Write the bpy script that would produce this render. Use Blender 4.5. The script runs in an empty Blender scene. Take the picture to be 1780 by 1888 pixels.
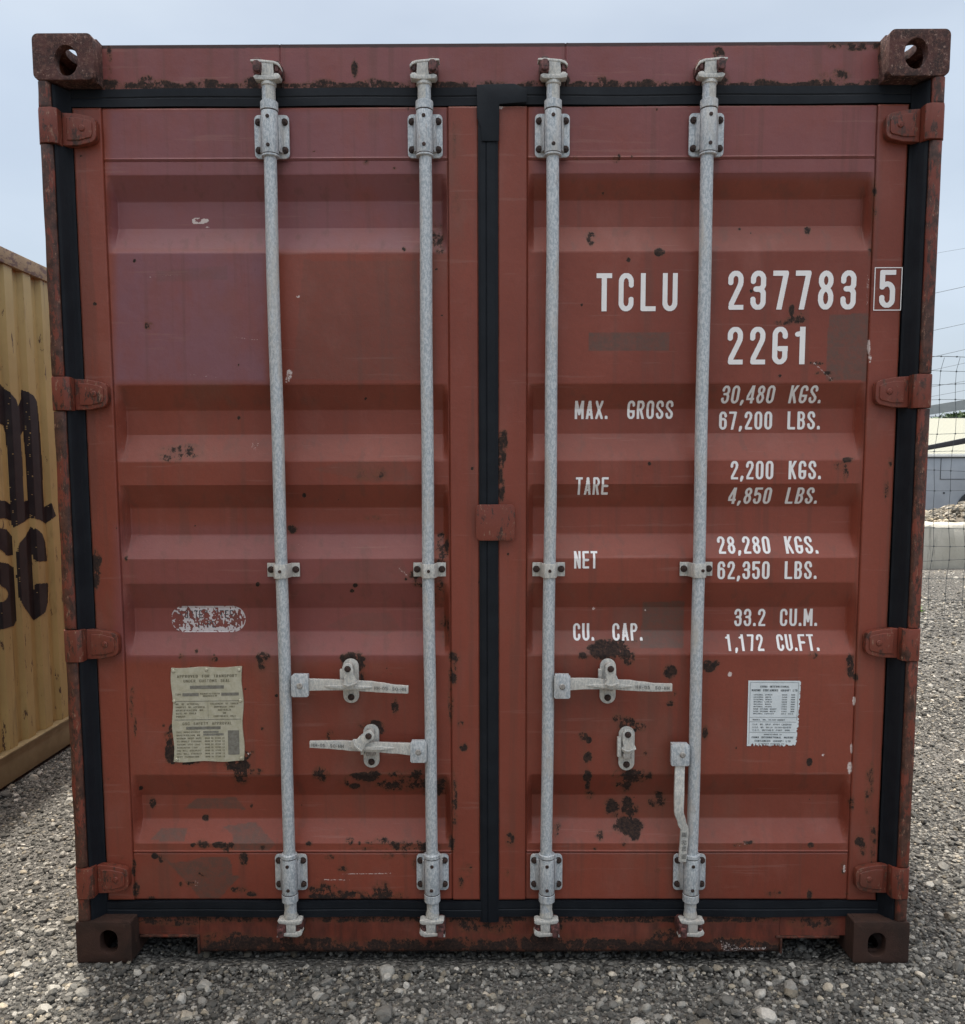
import bpy, bmesh, math, random
import numpy as np
from mathutils import Vector, Matrix
random.seed(7)
rng = np.random.default_rng(11)
S = bpy.context.scene
COL = S.collection

# ------------------------------------------------------------------ camera
F, CX, CY = 1575.0, 890.0, 1019.0          # focal length and principal point in photo pixels
CAM = np.array([-.0122, -2.3827, 1.4278])
YAW, PITCH, ROLL = -.0049, .0942, -.0026
FW = np.array([math.sin(YAW)*math.cos(PITCH), math.cos(YAW)*math.cos(PITCH), -math.sin(PITCH)])
_rt = np.array([math.cos(YAW), -math.sin(YAW), 0.]); _up = np.cross(_rt, FW)
RT = _rt*math.cos(ROLL) + _up*math.sin(ROLL); UP = np.cross(RT, FW)
cd = bpy.data.cameras.new('camera'); cam = bpy.data.objects.new('camera', cd); COL.objects.link(cam)
cam.matrix_world = Matrix(((RT[0], UP[0], -FW[0], CAM[0]), (RT[1], UP[1], -FW[1], CAM[1]), (RT[2], UP[2], -FW[2], CAM[2]), (0, 0, 0, 1)))
cd.sensor_fit = 'VERTICAL'; cd.sensor_height = 36.0; cd.lens = F/1888*36.0
cd.shift_y = (CY-944)/1888; cd.clip_start = .05; cd.clip_end = 3000
S.camera = cam

def U(px, py, Y=0.):                        # photo pixel -> (X, Z) on the vertical plane at depth Y
    d = FW + RT*((px-CX)/F) + UP*((CY-py)/F); t = (Y-CAM[1])/d[1]; p = CAM + t*d
    return p[0], p[2]
def V(px, py, X):                           # photo pixel -> (Y, Z) on the side plane at X
    d = FW + RT*((px-CX)/F) + UP*((CY-py)/F); t = (X-CAM[0])/d[0]; p = CAM + t*d
    return p[1], p[2]
def PXY(P):                                 # world points -> photo pixels
    d = P - CAM; z = d@FW
    return CX + F*(d@RT)/z, CY - F*(d@UP)/z

# ------------------------------------------------------------------ sky, sun, exposure
SUN = Vector((-.32, .58, 2.59)).normalized()
w = bpy.data.worlds.new('World'); S.world = w; w.use_nodes = True
nt = w.node_tree; N = nt.nodes; bg = N['Background']
sky = N.new('ShaderNodeTexSky'); sky.sky_type = 'NISHITA'; sky.sun_disc = False
sky.sun_elevation = math.asin(SUN.z); sky.sun_rotation = math.atan2(SUN.x, SUN.y)
sky.air_density = 1.2; sky.dust_density = 3.5; sky.ozone_density = 1.0; sky.altitude = 50
tc = N.new('ShaderNodeTexCoord'); mp = N.new('ShaderNodeMapping'); mp.inputs['Scale'].default_value = (1, 1, 2.6)
no = N.new('ShaderNodeTexNoise'); no.inputs['Scale'].default_value = 1.7; no.inputs['Detail'].default_value = 5; no.inputs['Roughness'].default_value = .5
rp = N.new('ShaderNodeValToRGB'); rp.color_ramp.elements[0].position = .3; rp.color_ramp.elements[1].position = .75
rp.color_ramp.elements[0].color = (.35, .35, .35, 1); rp.color_ramp.elements[1].color = (.9, .9, .9, 1)
mx = N.new('ShaderNodeMix'); mx.data_type = 'RGBA'; mx.inputs[7].default_value = (6.3, 7.2, 8.3, 1)
nt.links.new(tc.outputs['Generated'], mp.inputs[0]); nt.links.new(mp.outputs[0], no.inputs[0])
nt.links.new(no.outputs[0], rp.inputs[0]); nt.links.new(rp.outputs[0], mx.inputs[0])
nt.links.new(sky.outputs[0], mx.inputs[6])
# thin overcast: brighter overhead than low down
sx3 = N.new('ShaderNodeSeparateXYZ'); mr = N.new('ShaderNodeMapRange'); mr.interpolation_type = 'SMOOTHSTEP'
for i_, q_ in enumerate((.42, .95, .82, 3.4)): mr.inputs[i_+1].default_value = q_
vm = N.new('ShaderNodeVectorMath'); vm.operation = 'SCALE'
nt.links.new(tc.outputs['Generated'], sx3.inputs[0]); nt.links.new(sx3.outputs[2], mr.inputs[0])
nt.links.new(mx.outputs[2], vm.inputs[0]); nt.links.new(mr.outputs[0], vm.inputs['Scale']); wt = N.new('ShaderNodeMix'); wt.data_type = 'RGBA'; wt.blend_type = 'MULTIPLY'; wt.inputs[7].default_value = (1.06, .94, .80, 1)
mr2 = N.new('ShaderNodeMapRange'); mr2.inputs[1].default_value = .38; mr2.inputs[2].default_value = .8
nt.links.new(sx3.outputs[2], mr2.inputs[0]); nt.links.new(mr2.outputs[0], wt.inputs[0]); nt.links.new(vm.outputs[0], wt.inputs[6]); nt.links.new(wt.outputs[2], bg.inputs[0])
bg.inputs[1].default_value = .10
sl = bpy.data.lights.new('sun', 'SUN'); sl.energy = 3.9; sl.angle = math.radians(3.0); sl.color = (1, .95, .86)
so = bpy.data.objects.new('sun', sl); COL.objects.link(so); so.rotation_mode = 'QUATERNION'
so.rotation_quaternion = SUN.to_track_quat('Z', 'Y'); so.location = (-3, 5, 20)
S.view_settings.view_transform = 'Standard'; S.view_settings.look = 'None'; S.view_settings.gamma = 1
S.view_settings.exposure = 0.52; S.view_settings.use_curve_mapping = False

# ------------------------------------------------------------------ object helpers
def tag(o, label=None, cat=None, group=None, kind=None):
    if label: o['label'] = label
    if cat: o['category'] = cat
    if group: o['group'] = group
    if kind: o['kind'] = kind
    return o
def empty(name, loc=(0, 0, 0)):
    o = bpy.data.objects.new(name, None); COL.objects.link(o); o.location = loc; o.empty_display_size = .1; return o
class MB:
    def __init__(s): s.v = []; s.f = []; s.m = []; s.sm = []
    def add(s, vs, fs, mi=0, smooth=False):
        b = len(s.v); s.v += [tuple(map(float, p)) for p in vs]
        for f in fs: s.f.append(tuple(b+i for i in f)); s.m.append(mi); s.sm.append(smooth)
        return s
    def box(s, x0, x1, y0, y1, z0, z1, mi=0):
        vs = [(x, y, z) for x in (x0, x1) for y in (y0, y1) for z in (z0, z1)]
        return s.add(vs, [(0, 1, 3, 2), (4, 6, 7, 5), (0, 4, 5, 1), (2, 3, 7, 6), (0, 2, 6, 4), (1, 5, 7, 3)], mi)
    def prism(s, poly, a0, a1, axis='Y', mi=0):     # polygon extruded along an axis; poly in the other two
        n = len(poly)
        def P(p, a): return {'Y': (p[0], a, p[1]), 'X': (a, p[0], p[1]), 'Z': (p[0], p[1], a)}[axis]
        vs = [P(p, a0) for p in poly] + [P(p, a1) for p in poly]
        fs = [tuple(range(n-1, -1, -1)), tuple(range(n, 2*n))] + [(i, (i+1) % n, n+(i+1) % n, n+i) for i in range(n)]
        return s.add(vs, fs, mi)
    def plate(s, outer, holes, a0, a1, axis='Y', mi=0):   # polygon with holes, extruded
        bm = bmesh.new(); es = []; loops = []
        for L in [outer]+holes:
            vv = [bm.verts.new((p[0], p[1], 0)) for p in L]; loops.append(vv)
            es += [bm.edges.new((vv[i], vv[(i+1) % len(vv)])) for i in range(len(vv))]
        bmesh.ops.triangle_fill(bm, edges=es, use_beauty=True, use_dissolve=False)
        bm.verts.index_update()
        pts = [tuple(v.co[:2]) for v in bm.verts]; fs = [tuple(v.index for v in f.verts) for f in bm.faces]
        lp = [[v.index for v in L] for L in loops]; bm.free(); n = len(pts)
        def P(p, a): return {'Y': (p[0], a, p[1]), 'X': (a, p[0], p[1]), 'Z': (p[0], p[1], a)}[axis]
        vs = [P(p, a0) for p in pts] + [P(p, a1) for p in pts]
        F2 = [f for f in fs] + [tuple(n+i for i in reversed(f)) for f in fs]
        for L in lp: F2 += [(L[i], L[(i+1) % len(L)], n+L[(i+1) % len(L)], n+L[i]) for i in range(len(L))]
        return s.add(vs, F2, mi)
    def rev(s, prof, c, axis='Z', n=24, mi=0, smooth=True):  # prof: (radius, position along axis)
        vs = []; fs = []
        for r, a in prof:
            for k in range(n):
                t = 2*math.pi*k/n; u, q = r*math.cos(t), r*math.sin(t)
                vs.append({'Z': (c[0]+u, c[1]+q, a), 'Y': (c[0]+u, a, c[1]+q), 'X': (a, c[0]+u, c[1]+q)}[axis])
        for i in range(len(prof)-1):
            for k in range(n): fs.append((i*n+k, i*n+(k+1) % n, (i+1)*n+(k+1) % n, (i+1)*n+k))
        s.add(vs, fs, mi, smooth)
        b = len(s.v)-len(vs); s.f.append(tuple(range(b, b+n))); s.m.append(mi); s.sm.append(False)
        b += (len(prof)-1)*n; s.f.append(tuple(range(b, b+n))); s.m.append(mi); s.sm.append(False)
        return s
    def bar(s, path, thick, mi=0):   # path: (x, z, yfront, half width, tangent dir is computed)
        n = len(path); vs = []; fs = []
        for i, (x, z, y, h) in enumerate(path):
            a = path[max(0, i-1)]; b = path[min(n-1, i+1)]; dx, dz = b[0]-a[0], b[1]-a[1]; L = math.hypot(dx, dz)
            nx, nz = -dz/L, dx/L
            vs += [(x+nx*h, y, z+nz*h), (x-nx*h, y, z-nz*h), (x-nx*h, y+thick, z-nz*h), (x+nx*h, y+thick, z+nz*h)]
        for i in range(n-1):
            for k in range(4): fs.append((4*i+k, 4*i+(k+1) % 4, 4*i+4+(k+1) % 4, 4*i+4+k))
        fs += [(0, 3, 2, 1), (4*n-4, 4*n-3, 4*n-2, 4*n-1)]
        return s.add(vs, fs, mi)
    def build(s, name, mats, parent=None, bevel=0, seg=2, recalc=True, label=None):
        me = bpy.data.meshes.new(name); me.from_pydata(s.v, [], s.f)
        me.polygons.foreach_set('material_index', s.m); me.polygons.foreach_set('use_smooth', s.sm)
        if bevel or recalc:
            bm = bmesh.new(); bm.from_mesh(me)
            if recalc: bmesh.ops.recalc_face_normals(bm, faces=bm.faces)
            if bevel:
                es = [e for e in bm.edges if e.is_manifold and e.calc_face_angle(0) > .6 and not (e.link_faces[0].smooth and e.link_faces[1].smooth)]
                bmesh.ops.bevel(bm, geom=es, offset=bevel, segments=seg, affect='EDGES', profile=.6, clamp_overlap=True)
                for f in bm.faces: f.smooth = True
                for e in bm.edges:
                    if e.is_manifold and e.calc_face_angle(0) > .7: e.smooth = False
            bm.to_mesh(me); bm.free()
        me.update(); return link(name, me, mats, parent, label)
def link(name, me, mats, parent=None, label=None):
    for m in (mats if isinstance(mats, (list, tuple)) else [mats]): me.materials.append(m)
    o = bpy.data.objects.new(name, me); COL.objects.link(o)
    if parent is not None: o.parent = parent
    if label: o['label'] = label
    return o
def dupe(o, loc, parent):
    c = o.copy(); COL.objects.link(c); c.parent = parent; c.location = loc; return c
def rrect(x0, x1, z0, z1, r, n=5):
    out = []
    for cx, cz, a in ((x1-r, z1-r, 0), (x0+r, z1-r, 90), (x0+r, z0+r, 180), (x1-r, z0+r, 270)):
        for k in range(n+1):
            t = math.radians(a+90*k/n); out.append((cx+r*math.cos(t), cz+r*math.sin(t)))
    return out
def oval(cx, cz, rx, rz, n=28):
    return [(cx+rx*math.cos(2*math.pi*k/n), cz+rz*math.sin(2*math.pi*k/n)) for k in range(n)]
def raw(name, v, f, mats, parent=None, smooth=False, mi=None, attrs=None, label=None):   # numpy arrays of quads or tris
    me = bpy.data.meshes.new(name); n, k = f.shape
    me.vertices.add(len(v)); me.vertices.foreach_set('co', np.ascontiguousarray(v, dtype=np.float32).ravel())
    me.loops.add(n*k); me.loops.foreach_set('vertex_index', f.astype(np.int32).ravel())
    me.polygons.add(n); me.polygons.foreach_set('loop_start', (np.arange(n)*k).astype(np.int32)); me.polygons.foreach_set('loop_total', np.full(n, k, np.int32))
    me.polygons.foreach_set('use_smooth', np.full(n, smooth, bool))
    if mi is not None: me.polygons.foreach_set('material_index', mi.astype(np.int32))
    me.update(calc_edges=True)
    for an, (ty, arr) in (attrs or {}).items():
        a = me.attributes.new(an, ty, 'POINT')
        a.data.foreach_set('color' if ty == 'FLOAT_COLOR' else 'value', np.ascontiguousarray(arr, dtype=np.float32).ravel())
    return link(name, me, mats, parent, label)

# ------------------------------------------------------------------ materials
class Mat:
    def __init__(s, name):
        s.m = bpy.data.materials.new(name); s.m.use_nodes = True; s.t = s.m.node_tree; s.p = s.t.nodes['Principled BSDF']
        s.tc = s.t.nodes.new('ShaderNodeTexCoord').outputs['Object']
    def new(s, ty): return s.t.nodes.new(ty)
    def ln(s, a, b): s.t.links.new(a, b)
    def put(s, inp, v):
        if hasattr(v, 'is_output'): s.ln(v, inp)
        elif isinstance(v, tuple) and len(v) == 3: inp.default_value = (*v, 1)
        else: inp.default_value = v
    def noise(s, sc, det=5, rough=.6, stretch=None, w=0, dist=0):
        n = s.new('ShaderNodeTexNoise'); n.inputs['Scale'].default_value = sc; n.inputs['Detail'].default_value = det
        n.inputs['Roughness'].default_value = rough; n.inputs['Distortion'].default_value = dist
        mpn = s.new('ShaderNodeMapping'); s.ln(s.tc, mpn.inputs[0])
        if stretch: mpn.inputs['Scale'].default_value = stretch
        mpn.inputs['Location'].default_value = (w, w*1.7, -w*.6)
        s.ln(mpn.outputs[0], n.inputs[0]); return n.outputs[0]
    def voro(s, sc, feat='F1', out='Distance', stretch=None):
        n = s.new('ShaderNodeTexVoronoi'); n.feature = feat; n.inputs['Scale'].default_value = sc
        if stretch:
            mpn = s.new('ShaderNodeMapping'); s.ln(s.tc, mpn.inputs[0]); mpn.inputs['Scale'].default_value = stretch; s.ln(mpn.outputs[0], n.inputs[0])
        else: s.ln(s.tc, n.inputs[0])
        return n.outputs[out]
    def math(s, op, a, b=0.):
        n = s.new('ShaderNodeMath'); n.operation = op; s.put(n.inputs[0], a); s.put(n.inputs[1], b); return n.outputs[0]
    def step(s, v, lo, hi, a=0., b=1.):
        n = s.new('ShaderNodeMapRange'); n.interpolation_type = 'SMOOTHSTEP'; s.ln(v, n.inputs[0])
        for i, q in enumerate((lo, hi, a, b)): n.inputs[i+1].default_value = q
        return n.outputs[0]
    def mix(s, f, a, b, mode='MIX'):
        n = s.new('ShaderNodeMix'); n.data_type = 'RGBA'; n.blend_type = mode; s.put(n.inputs[0], f); s.put(n.inputs[6], a); s.put(n.inputs[7], b); return n.outputs[2]
    def ramp(s, v, stops):
        n = s.new('ShaderNodeValToRGB'); e = n.color_ramp.elements
        while len(e) < len(stops): e.new(.5)
        for el, (p, c) in zip(e, stops): el.position = p; el.color = (*c, 1)
        s.ln(v, n.inputs[0]); return n.outputs[0]
    def attr(s, name, out='Color'):
        n = s.new('ShaderNodeAttribute'); n.attribute_name = name; return n.outputs[out]
    def sep(s, c):
        n = s.new('ShaderNodeSeparateColor'); s.ln(c, n.inputs[0]); return n.outputs
    def bump(s, h, dist=.002, st=1.):
        n = s.new('ShaderNodeBump'); n.inputs['Distance'].default_value = dist; n.inputs['Strength'].default_value = st; s.ln(h, n.inputs['Height']); s.ln(n.outputs[0], s.p.inputs['Normal'])
    def done(s, col, rough=.5, metal=0., spec=None):
        s.put(s.p.inputs['Base Color'], col); s.put(s.p.inputs['Roughness'], rough); s.put(s.p.inputs['Metallic'], metal)
        if spec is not None: s.p.inputs['Specular IOR Level'].default_value = spec
        return s.m
RED1, RED2, FADE = (.245, .055, .032), (.190, .040, .023), (.255, .082, .060)
def red_paint(name, worn=False, rust=0., dark=1.):
    m = Mat(name)
    big = m.noise(1.3, 4, .55); mid = m.noise(9, 6, .6, (1, 1, .5), 3); fine = m.noise(150, 4, .7); spk = m.noise(45, 6, .75, None, 5)
    c = m.mix(m.step(big, .36, .66), RED1, RED2)
    c = m.mix(m.step(mid, .5, .78, 0, .55), c, FADE)
    c = m.mix(m.step(m.noise(3.2, 5, .7, (1, 1, .35), 9), .52, .7, 0, .35), c, (.15, .085, .06))
    c = m.mix(m.step(fine, .3, .7, .0, .13), c, (.06, .03, .02))
    if rust:      # broken rust and old scrapes
        r1 = m.step(m.math('ADD', m.noise(38, 9, .78, (1, 1, .35), 2), rust-.5), .47, .50)
        c = m.mix(r1, c, m.mix(m.step(spk, .35, .65), (.045, .021, .015), (.125, .050, .034)))
        c = m.mix(m.step(m.noise(85, 7, .85, (1, 1, .35), 8), .585, .615), c, (.33, .18, .12))
    sp = m.step(spk, .72, .76)
    c = m.mix(m.math('MULTIPLY', sp, .7), c, (.05, .022, .016))
    rr = .48
    if worn:
        wr = m.sep(m.attr('wear')); gr = m.attr('grime_dark', 'Fac')
        c = m.mix(m.math('MULTIPLY', m.attr('pink_tint', 'Fac'), m.step(m.noise(5, 6, .7, (1, 1, .6), 11), .3, .6, .5, 1.)), c, (.200, .080, .092))
        c = m.mix(m.step(m.noise(34, 5, .6, (1, 1, .035), 12), .52, .68, 0, .32), c, (.10, .045, .032))
        c = m.mix(m.step(m.noise(60, 4, .6, (.05, 1, 1), 13), .62, .68, 0, .20), c, (.30, .15, .12))
        c = m.mix(m.math('MULTIPLY', wr[1], m.step(m.noise(60, 7, .85, None, 4), .40, .58, .45, .90)), c, (.088, .060, .046))
        c = m.mix(m.step(m.math('ADD', gr, m.math('MULTIPLY', m.math('SUBTRACT', m.noise(30, 6, .7, (1, 1, .3), 6), .5), 1.0)), .2, .9, 0, .85), c, (.030, .018, .015))
        nz_ = m.math('SUBTRACT', m.math('ADD', m.math('MULTIPLY', m.noise(38, 4, .6, (1, 1, .8), 7), .55), m.math('MULTIPLY', m.noise(150, 8, .85, (1, 1, .7), 3), .45)), .5)
        k = m.math('ADD', wr[0], m.math('MULTIPLY', m.math('MULTIPLY', nz_, 4.6), m.step(wr[0], .0, .5)))
        halo = m.step(k, .05, .55); core = m.step(k, .48, .58)
        c = m.mix(m.math('MULTIPLY', halo, .75), c, m.mix(m.step(m.noise(80, 4, .7, None, 15), .4, .6), (.085, .034, .020), (.16, .055, .026)))
        c = m.mix(core, c, m.mix(m.step(m.noise(130, 4, .8), .4, .65), (.014, .008, .007), (.052, .025, .016)))
        kb = m.math('ADD', wr[2], m.math('MULTIPLY', m.math('SUBTRACT', m.noise(170, 5, .8, None, 1), .5), 1.4))
        c = m.mix(m.step(kb, .5, .62), c, (.60, .50, .46))
        rr = m.math('ADD', .46, m.math('MULTIPLY', core, .4))
    if dark != 1: c = m.mix(1., c, (dark, dark, dark), 'MULTIPLY')
    m.bump(m.math('ADD', m.math('MULTIPLY', spk, .5), m.math('ADD', m.math('MULTIPLY', m.noise(7, 3), 2.5), m.math('MULTIPLY', fine, .25))), .0022, .55)
    return m.done(c, rr, 0, .38)
M = {}
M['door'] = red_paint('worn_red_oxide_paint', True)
M['red'] = red_paint('red_oxide_paint')
M['post'] = red_paint('rusty_red_paint', False, .52, .80)
M['hinge'] = red_paint('chipped_red_paint', False, .44, .78)
def rustcast():
    m = Mat('rusty_cast_steel')
    a = m.noise(14, 7, .7); b = m.noise(70, 6, .8, None, 3); c0 = m.noise(240, 3, .7)
    c = m.mix(m.step(a, .38, .62), (.036, .018, .015), (.095, .034, .028))
    c = m.mix(m.step(b, .52, .56), c, (.13, .06, .045)); c = m.mix(m.step(m.noise(95, 7, .85, None, 9), .575, .60), c, (.32, .20, .16))
    c = m.mix(m.step(b, .30, .40, .8, 0), c, (.012, .008, .008))
    m.bump(m.math('ADD', b, m.math('MULTIPLY', c0, .4)), .004, .9)
    return m.done(c, .72, 0, .35)
M['cast'] = rustcast()
def rustcast2():
    m = Mat('dirty_cast_steel')
    a = m.noise(8, 7, .7); b = m.noise(60, 6, .8, None, 3)
    c = m.mix(m.step(a, .35, .65), (.028, .016, .012), (.050, .024, .017))
    c = m.mix(m.step(b, .60, .72, 0, .6), c, (.16, .10, .07))
    m.bump(b, .003, .8); return m.done(c, .8, 0, .3)
M['cast2'] = rustcast2()
def galv(name, tint=(.56, .575, .58), lo=(.34, .375, .40), cream=.35):
    m = Mat(name)
    a = m.noise(190, 4, .75, (1, 1, .5)); b = m.noise(24, 5, .6, (1, 1, .25), 4); v = m.voro(260)
    c = m.mix(m.step(a, .42, .58), lo, tint)
    c = m.mix(m.step(b, .5, .7, 0, cream*2), c, (.50, .46, .41))
    c = m.mix(m.step(m.noise(75, 6, .8, (1, 1, .25), 2), .65, .72), c, (.10, .09, .085))
    c = m.mix(m.step(v, .1, .25, .5, 0), c, (.72, .73, .74))
    c = m.mix(m.step(m.noise(11, 7, .75, (1, 1, .3), 9), .60, .70, 0, .6), c, (.30, .19, .13))
    m.bump(a, .0008, .6); return m.done(c, .5, .15, .4)
M['galv'] = galv('galvanised_steel')
M['galv2'] = galv('weathered_galvanised_fitting', (.60, .575, .52), (.42, .42, .40), .5)
M['galvdark'] = galv('dirty_galvanised_fitting', (.36, .34, .31), (.22, .20, .18), .4)
def simple(name, c, rough=.6, c2=None, sc=40, metal=0., spec=.4, bump=0, det=5):
    m = Mat(name); col = c
    n = m.noise(sc, det, .65)
    if c2: col = m.mix(m.step(n, .35, .65), c, c2)
    if bump: m.bump(n, bump, .8)
    return m.done(col, rough, metal, spec)
M['rubber'] = simple('black_rubber_seal', (.0048, .0066, .0100), .6, (.008, .0105, .0145), 14, spec=.25, bump=.0015)
M['bolt'] = simple('rusty_bolt', (.018, .011, .009), .65, (.06, .03, .022), 160, bump=.001)
M['keeper'] = simple('rusty_keeper', (.17, .065, .058), .6, (.03, .016, .014), 70, bump=.002)
def letter_white():
    m = Mat('white_stencil_paint')
    c = m.mix(m.step(m.noise(22, 6, .7), .45, .75, 0, .5), (.82, .79, .77), (.72, .64, .60))
    c = m.mix(m.step(m.noise(150, 5, .8, None, 3), .66, .74), c, (.22, .10, .07))
    return m.done(c, .5)
M['white'] = letter_white()
M['bodydark'] = simple('dark_floor_underside', (.03, .024, .02), .9, (.05, .035, .03), 6)
M['plate'] = simple('tarnished_brass_plate', (.44, .41, .30), .5, (.52, .49, .385), 60, .2, bump=.0006)
M['stamp'] = simple('dark_stamped_mark', (.09, .09, .085), .6, (.14, .14, .13), 200)
M['etch'] = simple('etched_plate_ink', (.13, .115, .075), .6, (.17, .15, .10), 200)
M['etch2'] = simple('plate_grey_field', (.15, .14, .115), .6, (.22, .21, .18), 120)
M['sticker'] = simple('white_vinyl_sticker', (.70, .735, .745), .45, (.62, .66, .67), 30)
M['ink'] = simple('black_sticker_ink', (.035, .045, .05), .6, (.09, .10, .11), 200)
M['flake'] = simple('flaking_white_decal', (.62, .56, .56), .5, (.52, .47, .48), 60)

# ------------------------------------------------------------------ stencil lettering, rasterised from strokes
def arc(cx, cy, rx, ry, a0, a1, n=14):
    return [(cx+rx*math.cos(math.radians(a0+(a1-a0)*k/n)), cy+ry*math.sin(math.radians(a0+(a1-a0)*k/n))) for k in range(n+1)]
T_ = .145; W_ = .41; L_, R_, B_, U_ = T_/2, W_-T_/2, T_/2*.85, 1-T_/2*.85; CXG = W_/2; RX = (R_-L_)/2; RY = .17
E_ = .2
GL = {
 'T': [[(-E_, U_), (W_+E_, U_)], [(CXG, -E_), (CXG, U_)]],
 'L': [[(L_, 1+E_), (L_, B_), (W_+E_, B_)]],
 'C': [[(R_, .69)] + arc(CXG, 1-RY-B_, RX, RY, 0, 180) + arc(CXG, RY+B_, RX, RY, 180, 360) + [(R_, .31)]],
 'U': [[(L_, 1+E_)] + arc(CXG, RY+B_, RX, RY, 180, 360) + [(R_, 1+E_)]],
 'O': [arc(CXG, 1-RY-B_, RX, RY, 0, 180) + arc(CXG, RY+B_, RX, RY, 180, 360) + [(R_, 1-RY-B_)]],
 'G': [[(R_, .745)] + arc(CXG, 1-RY-B_, RX, RY, 0, 180) + arc(CXG, RY+B_, RX, RY, 180, 360) + [(R_, .42)], [(CXG-.01, .42), (W_+E_, .42)]],
 'Q': [],
 'I': [[(L_, -E_), (L_, 1+E_)]],
 'E': [[(W_+E_, U_), (L_, U_), (L_, B_), (W_+E_, B_)], [(L_, .5), (R_, .5)]],
 'F': [[(W_+E_, U_), (L_, U_), (L_, -E_)], [(L_, .5), (R_, .5)]],
 'H': [[(L_, -E_), (L_, 1+E_)], [(R_, -E_), (R_, 1+E_)], [(L_, .5), (R_, .5)]],
 'A': [[(L_*.55, -E_), (CXG, 1.02)], [(W_-L_*.55, -E_), (CXG, 1.02)], [(.1, .27), (W_-.1, .27)]],
 'N': [[(L_, -E_), (L_, 1+E_)], [(R_, -E_), (R_, 1+E_)], [(L_, 1), (R_, 0)]],
 'M': [[(L_, -E_), (L_, 1+E_)], [(R_+.08, -E_), (R_+.08, 1+E_)], [(L_, 1), (CXG+.04, .28), (R_+.08, 1)]],
 'X': [[(0, -.1), (W_, 1.1)], [(0, 1.1), (W_, -.1)]],
 'K': [[(L_, -E_), (L_, 1+E_)], [(R_+.05, 1.08), (L_, .42)], [(L_+.1, .56), (R_+.06, -.08)]],
 'V': [[(L_*.5, 1.1), (CXG, 0), (W_-L_*.5, 1.1)]],
 'W': [[(0.03, 1.1), (.13, 0), (CXG, .9), (W_-.13, 0), (W_-.03, 1.1)]],
 'Y': [[(0.03, 1.1), (CXG, .5), (W_-.03, 1.1)], [(CXG, .5), (CXG, -E_)]],
 'Z': [[(0, U_), (R_, U_), (L_, B_), (W_, B_)]],
 'D': [[(L_, U_)] + [(CXG-.03, U_)] + arc(CXG-.03, 1-RY-B_, RX+.03, RY, 90, 0) + arc(CXG-.03, RY+B_, RX+.03, RY, 0, -90) + [(L_, B_), (L_, U_)]],
 'P': [[(L_, -E_), (L_, U_), (CXG, U_)] + arc(CXG, .735, RX, .205, 90, -90) + [(L_, .53)]],
 'R': [[(L_, -E_), (L_, U_), (CXG, U_)] + arc(CXG, .735, RX, .205, 90, -90) + [(L_, .53)], [(CXG, .53), (R_+.02, -.1)]],
 'B': [[(L_, .52), (L_, U_), (CXG, U_)] + arc(CXG, .73, RX*.95, .20, 90, -90) + [(L_, .53), (CXG, .53)] + arc(CXG, .295, RX, .235, 90, -90) + [(L_, B_), (L_, .6)]],
 'S': [[(R_, .72)] + arc(CXG, 1-RY-B_, RX, RY, 0, 180) + arc(CXG, .70, RX, .12, 180, 225, 4) + arc(CXG, .30, RX, .12, 45, 0, 4) + arc(CXG, RY+B_, RX, RY, 0, -180) + [(L_, .28)]],
 '0': [], '1': [[(CXG, -E_), (CXG, 1+E_)], [(CXG, .83), (CXG-.13, .80)]],
 '2': [[(L_, .70)] + arc(CXG, 1-RY-B_, RX, RY, 180, 0) + [(R_-.01, .66), (R_-.06, .54), (L_+.03, .16), (L_+.02, B_), (W_+E_, B_)]],
 '3': [[(L_, .73)] + arc(CXG, 1-RY-B_, RX, RY, 180, 0) + arc(CXG, .66, RX, .13, 0, -80, 6) + [(CXG-.06, .53)], [(CXG-.06, .53), (CXG, .53)] + arc(CXG, .40, RX, .13, 80, 0, 6) + arc(CXG, RY+B_, RX, RY, 0, -180) + [(L_, .27)]],
 '4': [[(R_-.05, -E_), (R_-.05, 1.0)], [(R_-.06, 1.0), (.03, .30)], [(.0, .25), (W_+E_, .25)]],
 '5': [[(W_-.02, U_), (L_, U_), (L_, .55)] , [(L_, .56), (L_+.06, .62)] + arc(CXG, .43, RX, .20, 110, 0, 8) + arc(CXG, RY+B_, RX, RY, 0, -180) + [(L_, .27)]],
 '6': [[(R_, .74)] + arc(CXG, 1-RY-B_, RX, RY, 0, 180) + arc(CXG, RY+B_, RX, RY, 180, 360) + arc(CXG, .42, RX, .17, 0, 180)],
 '7': [[(-E_, U_), (R_, U_), (R_-.02, .84), (.13, -E_)]],
 '8': [arc(CXG, .745, RX*.93, .185, 0, 360, 24), arc(CXG, .295, RX, .232, 0, 360, 24)],
 '9': [[(L_, .26)] + arc(CXG, RY+B_, RX, RY, 180, 360) + arc(CXG, 1-RY-B_, RX, RY, 0, 180) + arc(CXG, .58, RX, .17, 180, 360)],
 '.': [[(.07, 0), (.07, .12)]], ',': [[(.10, .13), (.08, .04), (.02, -.08)]], '-': [[(.04, .45), (.24, .45)]], '/': [[(0, 0), (.3, 1)]],
 '(': [arc(.28, .5, .2, .55, 120, 240)], ')': [arc(-.02, .5, .2, .55, -60, 60)], '&': [arc(CXG, .75, .1, .17, 0, 360), arc(CXG, .28, .15, .22, 0, 360)],
}
GL['0'] = GL['O']
WID = {'I': T_, '.': .15, ',': .18, '-': .28, '/': .3, '(': .2, ')': .2, 'M': W_+.08, ' ': .58, '_': .85}
LSP = .11
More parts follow.
